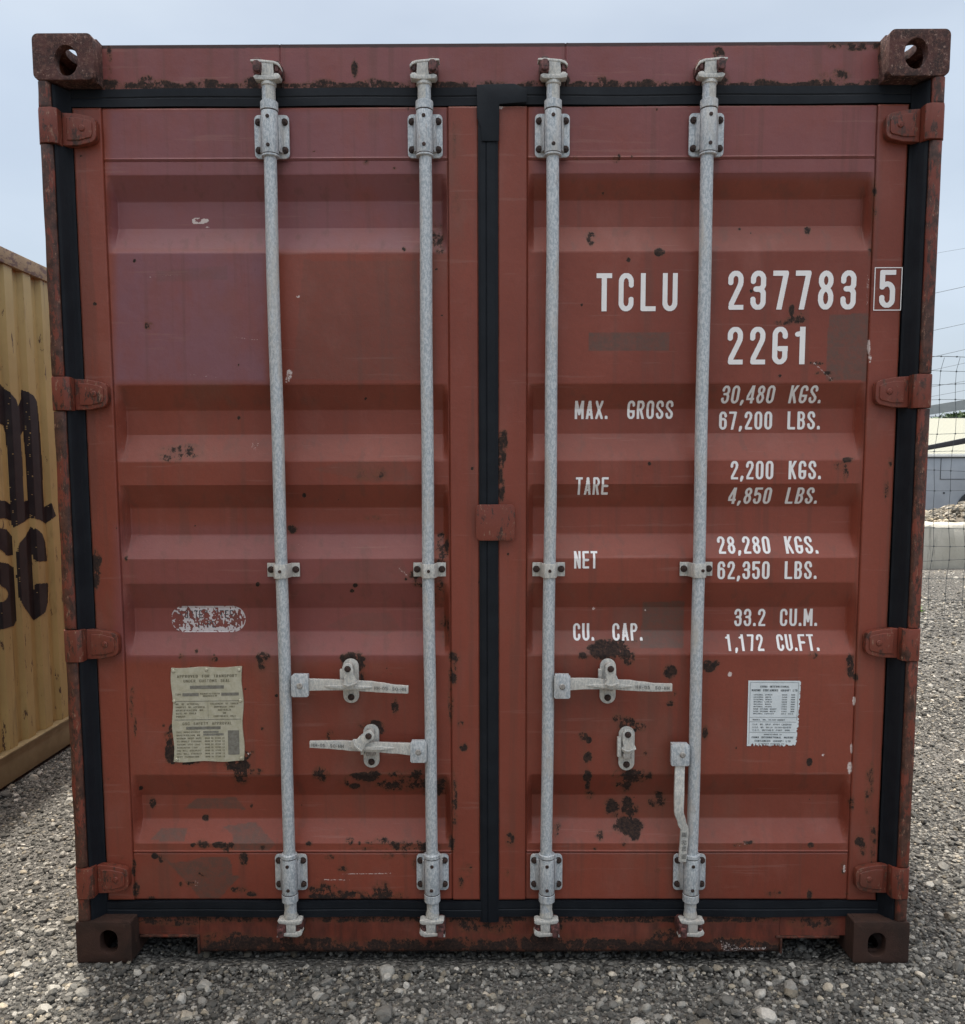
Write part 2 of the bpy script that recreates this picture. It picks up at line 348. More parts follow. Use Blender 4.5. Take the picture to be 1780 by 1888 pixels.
def glyph_mask(ch, u, v, slim=1.0):
    d = np.full(u.shape, 9.)
    for pl in GL.get(ch, []):
        for a, b in zip(pl[:-1], pl[1:]):
            ax, ay = a; bx, by = b[0]-ax, b[1]-ay; L2 = bx*bx+by*by+1e-12
            t = np.clip(((u-ax)*bx+(v-ay)*by)/L2, 0, 1); d = np.minimum(d, np.hypot(u-ax-t*bx, v-ay-t*by))
    lo = -.12 if ch == ',' else 0
    return (d < T_/2*slim*(1.12 if ch in '.,' else 1)) & (v >= lo) & (v <= 1) & (u >= 0) & (u <= WID.get(ch, W_))
def runs(mask):      # horizontal runs of a boolean grid
    out = []
    for j in range(mask.shape[0]):
        r = np.flatnonzero(np.diff(np.concatenate(([0], mask[j].astype(np.int8), [0]))))
        out += [(j, r[k], r[k+1]) for k in range(0, len(r), 2)]
    return out
def text(mb, s, x0, x1, z0, z1, cell, surf, mi=0, slim=1.0, mod=None, LSP=.11):   # surf(x, z) -> (x, y, z)
    h = z1-z0; tot = sum(WID.get(c, W_) for c in s) + LSP*(len(s)-1); k = (x1-x0)/tot
    x = 0; mb0 = mb; mb = mb() if callable(mb) else mb
    ny = max(4, int(round(h/cell*1.15)))
    for c in s:
        wd = WID.get(c, W_)
        if c in ' _':
            if callable(mb0): mb = mb0()
        else:
            nx = max(3, int(round(wd*k/cell)))
            zz = -.13 + (np.arange(ny)+.5)*(1.13/ny); uu = (np.arange(nx)+.5)*wd/nx
            g = glyph_mask(c, *np.meshgrid(uu, zz), slim)
            if mod is not None: g &= mod(x0+(x+np.meshgrid(uu, zz)[0])*k, z0+np.meshgrid(uu, zz)[1]*h)
            for j, a, b in runs(g):
                za, zb = z0+(-.13+j*1.13/ny)*h, z0+(-.13+(j+1)*1.13/ny)*h
                xa, xb = x0+(x+a*wd/nx)*k, x0+(x+b*wd/nx)*k
                mb.add([surf(xa, za), surf(xb, za), surf(xb, zb), surf(xa, zb)], [(0, 1, 2, 3)], mi)
        x += wd+LSP

# ------------------------------------------------------------------ the red container
root = empty('shipping_container', (0, 0, 0))
tag(root, 'weathered red-brown steel container with closed double doors and four pale galvanised locking bars', 'shipping container')
YF, YR = .058, .096      # door skin: outer flats, recessed flats
ZD0, ZD1 = .155, 2.4255
def zb(y, Y): return U(890, y, Y)[1]
knots = []               # door profile (z, y) from the bottom up
for a, b, c, d in ((320, 370, 420, 465), (708, 755, 800, 850), (893, 935, 985, 1030), (1075, 1120, 1163, 1208), (1428, 1465, 1508, 1555)):
    knots += [(zb(a, YF), YF), (zb(b, YR), YR), (zb(c, YR), YR), (zb(d, YF), YF)]
knots = sorted(knots); KZ = np.array([k[0] for k in knots]); KY = np.array([k[1] for k in knots])
seam_hi, seam_lo = zb(293, YF), zb(1571, YF)
DOORS = {'L': (-1.148, -.030, -1.066, -.1165), 'R': (.018, 1.145, .102, 1.058)}
def door_y(x, z, side):
    X0, X1, P0, P1 = DOORS[side]
    g = np.interp(z, KZ, KY, left=YF, right=YF) - YF
    e = np.clip(np.minimum(x-P0-.003, P1-.003-x)/.016, 0, 1)
    y = YF + g*e
    for sz in (seam_hi, seam_lo):
        inn = (x > P0) & (x < P1)
        y = y - inn*.0022*np.exp(-((z-sz-.003)/.0022)**2) + inn*.0025*np.exp(-((z-sz+.003)/.0018)**2)
    y = y + .003*np.exp(-((x-P0)/.0022)**2) + .003*np.exp(-((x-P1)/.0022)**2)
    fr = ((x < P0) | (x > P1))
    y = y - fr*.004
    y = y + .0009*np.sin(x*7.3+z*3.1)*np.sin(z*5.7-x*2.2)     # slight oil-canning
    b = np.minimum(np.minimum(x-X0, X1-x), np.minimum(z-ZD0, ZD1-z)); y = y + .007*np.clip(1-b/.007, 0, 1)**2
    return y
def onS(side, px, py, off=.0):
    Y = YF
    for _ in range(5):
        x, z = U(px, py, Y); Y = float(door_y(np.array([x]), np.array([z]), side)[0]) - off
    return x, z
def axis_pts(a, b, st, extra=()):
    n = int(math.ceil((b-a)/st)); p = list(np.linspace(a, b, n+1))
    for e in extra: p += [e+d for d in (-.006, -.0045, -.003, -.0015, 0, .0015, .003, .0045, .006)]
    p = np.unique(np.clip(np.round(p, 5), a, b)); keep = [p[0]]
    for q in p[1:]:
        if q-keep[-1] > .0006: keep.append(q)
    return np.array(keep)
# wear painted on the real surfaces: (px, py, rx, ry, strength)
RUST = [(1125,1198,36,17,1.1),(1160,1212,10,14,.8),(1075,1210,10,8,.7),(1235,1238,12,12,.9),(1235,1278,12,8,.75),(1236,1297,8,6,.6),(1165,1430,34,12,.95),(1150,1445,14,14,.8),(1128,1487,13,14,1.),(1132,1500,8,10,.8),
 (1155,1478,9,9,1.),(1162,1492,14,11,1.),(1158,1522,24,16,1.1),(1150,1550,8,10,.7),(1170,1540,10,10,.8),(1212,1475,16,14,.8),(1075,1358,8,8,.8),(1086,1364,5,6,.9),(1084,1396,8,10,.85),(1083,1430,8,11,1.),(1084,1448,5,9,.8),(1087,1465,9,8,.7),
 (1155,1334,14,12,1.),(1140,1325,10,8,.6),(1180,1340,12,8,.7),(1308,1228,12,10,.9),(1320,1222,8,6,.7),(1568,1226,7,19,1.2),(1578,1250,5,8,.8),(1493,1405,5,7,.9),(1500,1208,9,7,.6),(1550,860,12,8,.7),(1565,848,12,5,.8),(1560,875,5,14,.6),
 (1490,425,7,7,1.),(1216,465,9,7,.95),(1090,440,8,12,.75),(1135,293,7,7,.7),(1062,291,5,5,.7),(1140,290,5,6,.8),(1460,572,5,10,.9),(1468,590,16,7,.75),(1445,595,16,5,.7),(1475,585,8,12,.6),(1505,670,14,4,.6),(1520,688,16,4,.6),(1535,700,10,4,.6),
 (1170,1180,6,6,.5),(1055,1270,4,5,.7),(1190,1390,5,5,.7),(1300,1350,6,14,.5),(1555,1600,5,12,.5),(1365,1558,12,5,.7),(1380,1553,12,4,.6),(1495,1558,6,5,.8),(1585,1550,8,10,1.),(1592,1565,6,12,.8),(1570,1480,6,14,.8),(1493,1650,5,10,.8),(1430,1648,16,8,.5),(1213,1605,6,4,.6),
 (1105,1540,8,10,.75),(1020,1523,14,8,.6),(1025,1535,6,12,.7),(940,1548,8,12,.7),(935,1610,4,8,.6),(860,1605,12,14,.45),(850,1625,6,14,.5),
 (645,1213,16,9,1.1),(660,1225,14,20,.95),(635,1225,8,12,.9),(668,1245,8,14,.8),(728,1305,7,12,1.),(727,1290,5,8,.7),(610,1360,8,14,.75),(683,1336,22,8,.75),(700,1345,10,9,.7),(485,1212,13,9,.9),(484,1225,8,14,.6),(595,1425,16,10,.85),
 (590,1430,12,16,.6),(672,1433,28,8,1.),(690,1428,20,7,.8),(655,1450,10,6,.9),(725,1445,30,12,.7),(735,1430,24,8,.75),(775,1440,38,20,.65),(800,1450,26,18,.7),(640,1440,6,10,.5),(310,1355,8,6,.6),(314,1380,9,24,1.1),(317,1345,5,10,.7),(318,1400,10,8,.9),(438,1412,20,12,1.1),(445,1428,16,16,.8),(455,1392,8,8,.8),(466,1388,6,5,.7),
 (340,1405,30,5,.7),(352,1234,5,5,.8),(330,1235,14,4,.5),(396,1216,6,5,.8),(362,1200,4,5,.7),(334,1210,5,6,.6),(470,1423,16,6,.7),(484,1343,4,3,.9),(302,1338,3,3,.8),(282,1480,6,10,.9),(464,1485,3,4,.7),(380,1508,6,6,.9),(376,1556,12,8,.9),(358,1558,6,4,.8),(412,1558,20,6,.9),(420,1566,10,8,.7),
 (286,1578,6,5,.9),(298,1583,6,8,.8),(450,1582,8,12,.9),(570,1555,6,5,.7),(485,1562,5,6,.7),(645,1551,8,7,.8),(685,1553,12,4,.7),(703,1552,12,10,.8),(720,1555,10,6,.7),(770,1560,44,12,.75),(690,1565,40,4,.5),(608,1580,8,6,.8),(716,1578,12,6,.7),(748,1577,8,5,.7),(632,1602,12,6,.5),(770,1590,10,20,.4),
 (600,1640,30,10,.6),(640,1655,60,12,.95),(720,1652,30,10,.85),(700,1640,20,16,.5),(590,1655,20,8,.7),(560,1615,5,14,.5),(595,1640,10,16,.5),(440,1640,14,6,.7),(465,1648,10,5,.6),(278,1658,8,5,.9),(350,1630,12,5,.7),(375,1610,12,8,.5),(336,1630,6,5,.6),
 (245,1280,4,12,.9),(243,1300,4,20,.8),(250,1340,3,20,.6),(247,1600,5,14,1.),(252,1640,6,14,1.),(225,1580,4,4,.7),(200,1435,4,4,.7),(835,1240,8,30,.65),(838,1215,10,14,.8),(832,1290,6,40,.5),(850,1335,6,6,.6),(856,1378,8,8,.6),(838,1480,6,60,.5),(833,1555,6,16,.8),
 (815,1010,12,28,.75),(812,1040,14,14,.7),(765,1060,10,8,1.),(770,1075,8,6,.8),(808,1090,12,30,.55),(820,1160,10,30,.5),(655,1079,5,4,1.2),(650,1089,4,3,1.1),(540,975,9,8,.9),(330,835,38,14,.55),(320,845,24,10,.5),(350,825,20,8,.45),(680,870,40,18,.35),(690,955,16,5,.4),(233,1025,4,10,.6),(275,600,10,7,.6),
 (807,435,12,26,.55),(812,460,8,8,.7),(745,460,4,5,.6),(837,385,5,8,.5),(842,375,8,20,.35),(838,250,4,40,.4),(676,300,6,5,.6),(728,310,4,3,.5),(370,308,3,6,.7),(655,125,6,16,.7),(688,155,14,10,.8),(560,155,3,4,.6),(487,240,4,4,.4),
 (1055,1445,0,0,0),(1600,1470,6,50,.45),(1610,1560,6,60,.5),(1607,1440,6,30,.5),(175,1050,10,32,1.2),(182,1035,6,16,.8),(925,820,10,30,1.0),(920,860,8,20,.9),(924,900,7,24,1.0),(930,800,6,8,.8),(1635,900,5,30,.5),(1642,850,5,12,.5),(1612,380,6,50,.45),(1605,460,5,20,.4)]
SILL = [(x, 1745+6*math.sin(x*.05), 46, 11, .95) for x in range(400, 1430, 38)] + [(x, 1695, 34, 6, .75) for x in range(300, 1420, 53)] + [(420,1735,50,16,.8),(900,1700,60,22,.6),(1000,1735,60,16,.6),(540,1735,30,14,.7),(330,1695,60,12,.7),(250,1695,60,10,.9),(1500,1700,40,12,.8),(1240,1735,40,22,.7),(1010,1710,26,16,.8),(800,1710,26,16,.8),(535,1710,26,14,.8),(1270,1712,26,16,.8)]
HEAD = [(x+9*math.sin(x), 158, 30, 7+4*math.sin(x*.7), .9) for x in range(190, 1640, 33)] + [(270,152,14,12,.9),(1110,150,10,10,.9),(1195,155,16,8,1.),(1540,140,26,12,.6),(1580,85,60,8,.7),(1325,100,10,12,.9),(1328,150,16,16,.9),(1040,150,10,12,.8),(470,150,20,8,.9),(655,125,6,16,.8),(688,152,12,8,.9),(500,140,22,16,.6),(785,140,22,16,.5),(1020,140,22,16,.6),(1315,140,24,16,.7),(202,110,5,40,.6),(1625,110,6,40,.6)]
GHOST = [[(1085,613),(1236,613),(1234,647),(1085,647)],[(1529,580),(1602,578),(1598,702),(1522,700)],[(1186,1110),(1262,1108),(1260,1195),(1180,1195)],
 [(300,1580),(317,1591),(353,1587),(373,1580),(421,1580),(429,1597),(429,1613),(443,1616),(404,1657),(370,1657),(350,1633)],
 [(277,1549),(300,1526),(347,1528),(339,1552)],[(412,1524),(471,1515),(509,1557),(496,1568),(432,1568),(429,1538)],[(339,1491),(362,1473),(435,1470),(454,1493),(429,1490)]]
GHOST_SOFT = [[(575,1075),(610,1035),(740,1030),(765,1075)],[(600,1155),(650,1130),(720,1130),(740,1160),(700,1175)],[(575,865),(640,850),(740,850),(765,885),(690,890)],[(560,480),(770,480),(775,700),(540,700)],[(1130,1120),(1180,1112),(1180,1195),(1130,1195)],[(290,500),(420,490),(420,515),(290,520)]]
CHIP = [(357,407,3,4,1.1),(362,411,7,2,1.1),(378,407,7,4,1.1),(372,411,6,2,1.1),(364,403,6,1.5,1.),(383,419,4,2,.9),(550,546,4,4,.8),(534,690,6,10,.8),(530,700,5,8,.7),(1575,1292,3,8,1.1),(1570,1380,3,10,.8),(1567,1415,5,12,.9),(1602,640,3,14,1.),(1604,660,4,10,.8),(1600,520,3,20,.65),(1599,550,3,16,.6),(1346,1243,4,5,1.),(1518,1392,3,3,.9),(1557,1602,3,8,.9),
 (924,197,4,5,1.1),(362,1627,6,8,.6),(460,1389,4,3,.7),(1095,1122,3,3,.9),(1190,1125,2,2,1.),(270,815,0,0,0),(470,820,8,12,.55),(640,1050,30,10,.3),(745,1050,10,12,.4)]
def inpoly(px, py, poly):
    r = np.zeros(px.shape, bool); n = len(poly)
    for i in range(n):
        x0, y0 = poly[i]; x1, y1 = poly[(i+1) % n]
        c = ((y0 > py) != (y1 > py)) & (px < (x1-x0)*(py-y0)/((y1-y0) or 1e-9)+x0); r ^= c
    return r
def wear(P, blobs, ghosts=True, rand=0):
    px, py = PXY(P); R = np.zeros(len(P)); G = R.copy(); B = R.copy(); gr = R.copy()
    for x, y, rx, ry, s in blobs:
        if rx == 0: continue
        m = (abs(px-x) < 1.8*rx) & (abs(py-y) < 1.8*ry); q = ((px[m]-x)/rx)**2 + ((py[m]-y)/ry)**2
        R[m] = np.maximum(R[m], s*.78*np.clip(1.25-.62*q, 0, 1))
        if s > .7 and ry < 30:      # drips below
            m = (abs(px-x) < rx*.8) & (py > y) & (py < y+ry*5); gr[m] = np.maximum(gr[m], .52*s*(1-(py[m]-y)/(ry*5))*(1-abs(px[m]-x)/(rx*.8))**.6)
    rr = np.random.default_rng(5)
    for _ in range(rand):
        x, y, q = rr.uniform(150, 1650), rr.uniform(200, 1660)**1, 1.2+2.6*rr.random()**2
        m = (abs(px-x) < 2*q) & (abs(py-y) < 2*q); R[m] = np.maximum(R[m], .85*np.clip(1.2-.5*(((px[m]-x)/q)**2+((py[m]-y)/q)**2), 0, 1))
    if ghosts:
        for g in GHOST: G[inpoly(px, py, g)] = .85
        for g in GHOST_SOFT: m = inpoly(px, py, g); G[m] = np.maximum(G[m], .28)
        for x, y, rx, ry, s in CHIP:
            if rx: B = np.maximum(B, s*.75*np.clip(1.3-.6*(((px-x)/rx)**2+((py-y)/ry)**2), 0, 1))
        for x0, y0, x1, y1, ww_, s_ in ((432,621,476,627,1.6,.55),(632,1612,722,1610,1.4,.6),(598,1622,645,1623,1.6,.6),(1180,1338,1196,1330,1.5,.5),(735,1046,752,1062,1.6,.6),(1362,1560,1385,1552,1.6,.5),(548,1002,560,1010,1.4,.5),(270,512,330,506,1.8,.45),(345,690,402,696,1.6,.45),(1500,668,1536,702,2.2,.55)):
            t = np.clip(((px-x0)*(x1-x0)+(py-y0)*(y1-y0))/((x1-x0)**2+(y1-y0)**2), 0, 1); d = np.hypot(px-x0-t*(x1-x0), py-y0-t*(y1-y0)); B = np.maximum(B, s_*np.clip(1.2-d/ww_*.6, 0, 1))
    return R, G, B, gr, px, py
PINK = [(205, 455), (492, 460), (498, 690), (212, 712)]  # areas mixed towards a purplish tint, mostly upper doors and header
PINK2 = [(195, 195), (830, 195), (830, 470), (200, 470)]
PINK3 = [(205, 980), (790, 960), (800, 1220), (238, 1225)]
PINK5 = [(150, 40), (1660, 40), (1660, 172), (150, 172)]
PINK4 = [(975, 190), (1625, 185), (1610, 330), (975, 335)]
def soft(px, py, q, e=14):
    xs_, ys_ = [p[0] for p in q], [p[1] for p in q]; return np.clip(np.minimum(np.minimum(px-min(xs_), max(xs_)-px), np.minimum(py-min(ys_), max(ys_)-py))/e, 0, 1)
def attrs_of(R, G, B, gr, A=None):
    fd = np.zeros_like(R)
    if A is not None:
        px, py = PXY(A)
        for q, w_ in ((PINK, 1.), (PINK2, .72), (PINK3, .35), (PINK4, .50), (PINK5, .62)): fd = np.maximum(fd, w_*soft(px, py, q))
    return {'pink_tint': ('FLOAT', fd), 'wear': ('FLOAT_COLOR', np.stack([R, G, B, np.ones_like(R)], 1)), 'grime_dark': ('FLOAT', gr)}
def sheet(name, xs, zs, yf, back, mats, parent, blobs, post=None, ghosts=True, rand=0, label=None):
    X, Z = np.meshgrid(xs, zs); Y = yf(X, Z); nz, nx = X.shape
    P = np.stack([X, Y, Z], -1).reshape(-1, 3); I = np.arange(nx*nz).reshape(nz, nx)
    Fq = np.stack([I[:-1, :-1], I[:-1, 1:], I[1:, 1:], I[1:, :-1]], -1).reshape(-1, 4)
    rim = np.concatenate([I[0, :], I[1:, -1], I[-1, -2::-1], I[-2:0:-1, 0]]); Pb = P[rim].copy(); Pb[:, 1] = back
    b = len(P); k = len(rim); j = np.arange(k)
    Fs = np.stack([rim, b+j, b+(j+1) % k, rim[(j+1) % k]], -1)
    c = np.array([[xs[0], back, zs[0]], [xs[-1], back, zs[0]], [xs[-1], back, zs[-1]], [xs[0], back, zs[-1]]])
    A = np.concatenate([P, Pb, c]); Fq = np.concatenate([Fq, Fs, np.array([[b+k+3, b+k+2, b+k+1, b+k]])])
    R, G, B, gr, px, py = wear(A, blobs, ghosts, rand)
    if post: R, G, B, gr = post(A, R, G, B, gr, px, py)
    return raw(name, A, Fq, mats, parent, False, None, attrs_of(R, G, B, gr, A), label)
doors = {}
for sd, lab in (('L', None), ('R', 'door with white stencilled serial and weight lettering')):
    X0, X1, P0, P1 = DOORS[sd]
    def post(A, R, G, B, gr, px, py, P0=P0, P1=P1, X0=X0, X1=X1):
        for e in (P0, P1):
            gr = np.maximum(gr, .34*np.exp(-(abs(A[:, 0]-e)/.004)**1.2))
        for e in (seam_hi, seam_lo): gr = np.maximum(gr, .40*np.exp(-(abs(A[:, 2]-e+.004)/.0025)**2)*((A[:, 0] > P0) & (A[:, 0] < P1)))
        edge = np.minimum(np.minimum(A[:, 0]-X0, X1-A[:, 0]), np.minimum(A[:, 2]-ZD0, ZD1-A[:, 2]))
        R = np.maximum(R, .48*np.exp(-(edge/.006)))
        cz = np.interp(A[:, 2], KZ, KY, left=YF, right=YF) - YF     # darker towards the ends of the recesses
        gr = np.maximum(gr, .42*(cz > .01)*(A[:, 0] > P0)*(A[:, 0] < P1)*np.exp(-np.minimum(A[:, 0]-P0, P1-A[:, 0]).clip(0)/.02))
        return R, G, B, gr
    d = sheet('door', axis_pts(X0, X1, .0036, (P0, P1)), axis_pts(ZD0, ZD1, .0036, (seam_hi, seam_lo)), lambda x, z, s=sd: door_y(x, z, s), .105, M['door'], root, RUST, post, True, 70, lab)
    doors[sd] = d
# header over the doors and sill under them
YH = .060; ZH0, ZH1 = 2.468, 2.588
xh0, xh1 = -1.07, 1.07
def head_y(x, z):
    y = YH + 0*x
    for wx in (U(517, 120, YH)[0], U(1043, 120, YH)[0]): y = y + .0025*np.exp(-((x-wx)/.002)**2) - .0015*np.exp(-((x-wx-.004)/.002)**2)
    return y
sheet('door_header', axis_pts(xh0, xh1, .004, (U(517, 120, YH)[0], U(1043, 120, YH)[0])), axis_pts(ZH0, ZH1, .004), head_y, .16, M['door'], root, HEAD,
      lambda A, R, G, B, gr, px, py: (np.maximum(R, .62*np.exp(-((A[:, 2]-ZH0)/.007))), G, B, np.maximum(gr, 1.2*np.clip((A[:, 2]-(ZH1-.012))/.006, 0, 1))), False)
YS = .060; ZS0, ZS1 = -.010, .106
gx = [U(268, 1740, YS)[0], U(370, 1740, YS)[0], U(1437, 1740, YS)[0], U(1546, 1740, YS)[0]]; gz = U(300, 1722, YS)[1]; gz2 = U(1490, 1724, YS)[1]
def sill_y(x, z): return YS + .0015*np.sin(x*11+z*4)*np.sin(z*50) + .006*np.clip((ZS0+.012-z)/.012, 0, 1)**2
def sill_dirt(A, R, G, B, gr, px, py):
    gr = np.maximum(gr, .52+.25*np.clip((1.-(A[:, 2]-ZS0)/.05), 0, 1)); return R, G, np.maximum(B, .5*inpoly(px, py, [(1328, 1733), (1345, 1738), (1372, 1746), (1415, 1746), (1410, 1752), (1330, 1754)])), gr
sheet('door_sill', axis_pts(gx[1], gx[2], .004), axis_pts(ZS0, ZS1, .004), sill_y, .16, M['door'], root, SILL, sill_dirt, False)
for a, b, z in ((-1.06, gx[1]-.001, gz), (gx[2]+.001, 1.06, gz2)):
    sheet('sill_end', axis_pts(a, b, .004), axis_pts(z, ZS1, .004), sill_y, .16, M['door'], root, SILL, sill_dirt, False)
for a, b, z in ((gx[0], gx[1], gz), (gx[2], gx[3], gz2)):   # steel lining of the two fork openings
    mb = MB(); mb.box(a-.012, b+.0, .0535, .45, z-.007, z-.0006); inner = b if a < 0 else a
    mb.box(inner-.007 if a < 0 else inner+.0006, inner-.0006 if a < 0 else inner+.007, .0535, .45, -.01, z-.0075)
    mb.build('fork_opening_lining', M['post'], root, .0015)

# corner castings
def casting(sx, top):
    xa, xb = (-1.219, -1.057) if sx < 0 else (1.057, 1.219); z0, z1 = (2.473, 2.591) if top else (-.006, .118)
    if top: hx, hz = (U(122, 111, 0) if sx < 0 else U(1690, 98, 0)); rx, rz = .0315, .0395
    else: hx, hz = (U(201, 1737, 0) if sx < 0 else U(1617, 1742, 0)); rx, rz = .0262, .0368
    mb = MB(); rr = .016
    hole = oval(hx, hz, rx, rz) if top else rrect(hx-rx, hx+rx, hz-rz, hz+rz, .0252, 6)
    mb.plate(rrect(xa, xb, z0, z1, rr if top else .006), [hole], 0, .028)
    L = .178; t = .026; xo0, xo1 = (xa+.001, xa+t) if sx < 0 else (xb-t, xb-.001); xi0, xi1 = (xb-.012, xb-.001) if sx < 0 else (xa+.001, xa+.012)
    mb.plate([(.0285, z0+.002), (L, z0+.002), (L, z1-.002), (.0285, z1-.002)], [oval(.09, (z0+z1)/2, .040, .026)], xo0, xo1, 'X')
    mb.box(xi0, xi1, .0285, L, z0+.002, z1-.002)
    x2, x3 = (xo1+.0005, xi0-.0005) if sx < 0 else (xi1+.0005, xo0-.0005)
    cx = (x2+x3)/2
    zt = (z1-.026, z1-.0015) if top else (z0+.0015, z0+.026)
    mb.plate([(x2, .0285), (x3, .0285), (x3, L), (x2, L)], [oval(cx, .088, .030, .055)], zt[0], zt[1], 'Z')
    zt = (z0+.0015, z0+.012) if top else (z1-.020, z1-.0015)
    mb.box(x2, x3, .0285, L, *zt); mb.box(x2, x3, L-.010, L-.001, z0+.03, z1-.03)
    mb.build('corner_casting', M['cast'] if top else M['cast2'], root, .0022)
for sx in (-1, 1):
    for top in (True, False): casting(sx, top)
# corner posts, broken by the hinge lugs
HZ = [2.358, 1.6465, .9375, .2345]; LUG = .046
for sx in (-1, 1):
    xo, xl, xi = sx*1.2175, sx*1.1795, sx*1.166
    cuts = sorted(HZ); segs = []; z = .119
    for h in cuts: segs.append((z, h-LUG-.0025)); z = h+LUG+.0025
    segs.append((z, 2.472))
    mb = MB()
    for a, b in segs:
        pr = [(xo, .020), (xo-sx*.006, .006), (xo-sx*.016, .002), (xl+sx*.006, .003), (xl, .009), (xl, .155), (xo, .155)]
        n = 10; vs = []; fs = []
        for i in range(n+1):
            zz = a+(b-a)*i/n
            for k, (x, y) in enumerate(pr):
                j = .0005*math.sin(zz*31+k*2.1+sx)+.0004*math.sin(zz*77+k)
                vs.append((x+j*(k in (1, 2, 3, 4)), y+j*(k < 5), zz))
        m_ = len(pr)
        for i in range(n):
            for k in range(m_): fs.append((i*m_+k, i*m_+(k+1) % m_, (i+1)*m_+(k+1) % m_, (i+1)*m_+k))
        fs += [tuple(range(m_)), tuple(range(n*m_, n*m_+m_))]; mb.add(vs, fs)
    mb.box(min(xl, xi)-.002, max(xl, xi)+.002, .09, .154, .119, 2.47, 0)
    mb.build('corner_post', M['post'], root, .0012)
# hinges: lug on the post, blade on the door, pin
for sx in (-1, 1):
    for h in HZ:
        mb = MB(); xo, xr = sx*1.2190, sx*1.163
        mb.prism([(xo, .016), (xo-sx*.010, -.001), (xr+sx*.012, -.003), (xr, .006), (xr, .15), (xo, .15)], h-LUG, h+LUG, 'Z')
        lug = mb.build('hinge', M['hinge'], root, .0022)
        tip, ht, hr = sx*1.071, .030, .043
        mb = MB()
        out = [(xr-sx*.0006, h-hr), (sx*1.118, h-hr+.001), (tip+sx*.012, h-ht-.004), (tip+sx*.003, h-ht+.004), (tip, h-ht+.014), (tip, h+ht-.012), (tip+sx*.004, h+ht-.003), (tip+sx*.014, h+ht+.003), (sx*1.125, h+hr-.002), (xr-sx*.0006, h+hr)]
        mb.prism(out, .030, .0525)
        inn = [(xr-sx*.014, h-hr+.013), (sx*1.118, h-hr+.013), (tip+sx*.014, h-ht+.008), (tip+sx*.010, h-ht+.016), (tip+sx*.010, h+ht-.014), (tip+sx*.016, h+ht-.008), (sx*1.122, h+hr-.013), (xr-sx*.014, h+hr-.013)]
        mb.prism(inn, .0265, .0305)
        mb.build('hinge_blade', M['hinge'], lug, .0035, 3)
        MB().rev([(.0085, .0275), (.0085, .0248), (.0060, .0236)], (sx*1.108, h+.001), 'Y', 18).rev([(.0035, .0240), (.0030, .0226)], (sx*1.108, h+.001), 'Y', 12).build('hinge_pin', M['hinge'], lug)
# rubber gaskets, ribbed
def ribbed(a, b, n, y0, d):
    out = [(a, .10)]
    for k in range(n*6+1):
        t = k/(n*6); out.append((a+(b-a)*t, y0+d*max(0, math.cos(2*math.pi*(t-.5)*1.0)-.93)*2.2))
    return out+[(b, .10)]
for sx in (-1, 1):
    pr = [(1.1785, .10), (1.1788, .013), (1.1755, .011), (1.1705, .0175), (1.167, .024), (1.1655, .027), (1.160, .0375), (1.1520, .0505), (1.1487, .0545), (1.1475, .0555), (1.1475, .057), (1.1487, .10)]
    MB().prism([(sx*a, y) for a, y in pr], .108, 2.467, 'Z').build('door_gasket', M['rubber'], root)
def gz_prism(x0, x1, z0, z1, y0, n=5, name='door_gasket', lumps=0):
    mb = MB(); pr = ribbed(z0, z1, n, y0, .011); k = 60; m_ = len(pr); vs = []; fs = []
    for i in range(k+1):
        x = x0+(x1-x0)*i/k
        for j, (z, y) in enumerate(pr): vs.append((x, y+.0012*math.sin(x*9+z*40)+(.0015*math.sin(x*37+j) if lumps else 0), z+.001*math.sin(x*13)))
    for i in range(k):
        for j in range(m_): fs.append((i*m_+j, i*m_+(j+1) % m_, (i+1)*m_+(j+1) % m_, (i+1)*m_+j))
    fs += [tuple(range(m_)), tuple(range(k*m_, k*m_+m_))]
    mb.add(vs, fs); return mb.build(name, M['rubber'], root)
gz_prism(-1.1482, 1.1482, ZD1+.001, ZH0-.0008+.006, .057)
gz_prism(-1.1482, -.031, ZS1+.001, ZD0-.0008, .050, 5); gz_prism(.019, 1.1482, ZS1+.001, ZD0-.0008, .052, 5)
MB().prism([(-.0293, .10), (-.0293, .0535), (-.0335, .0530), (-.0335, .0505), (-.026, .0475), (-.014, .0465), (-.0115, .0485), (-.009, .0465), (.012, .0475), (.0215, .0515), (.0215, .0530), (.0173, .0535), (.0173, .10)], .092, 2.4263, 'Z').build('door_gasket', M['rubber'], root)
fl = [U(*p, .05) for p in ((879, 158), (948, 156), (972, 166), (972, 190), (921, 194), (920, 262), (888, 262), (887, 236), (880, 220))]
MB().prism(fl, .0425, .0460).build('gasket_flap', M['rubber'], root, .002)
# overlap plate over the door joint
x0, z0 = U(878, 997, .034); x1, z1 = U(950, 930, .034)
mb = MB(); mb.prism(rrect(x0, x1, z0, z1, .013), .034, .040); mb.build('joint_cover_plate', M['hinge'], root, .0022)
mb = MB(); mb.box(x0+.02, x1-.02, .0405, .054, z0+.02, z1-.02); mb.build('joint_cover_spacer', M['red'], root)

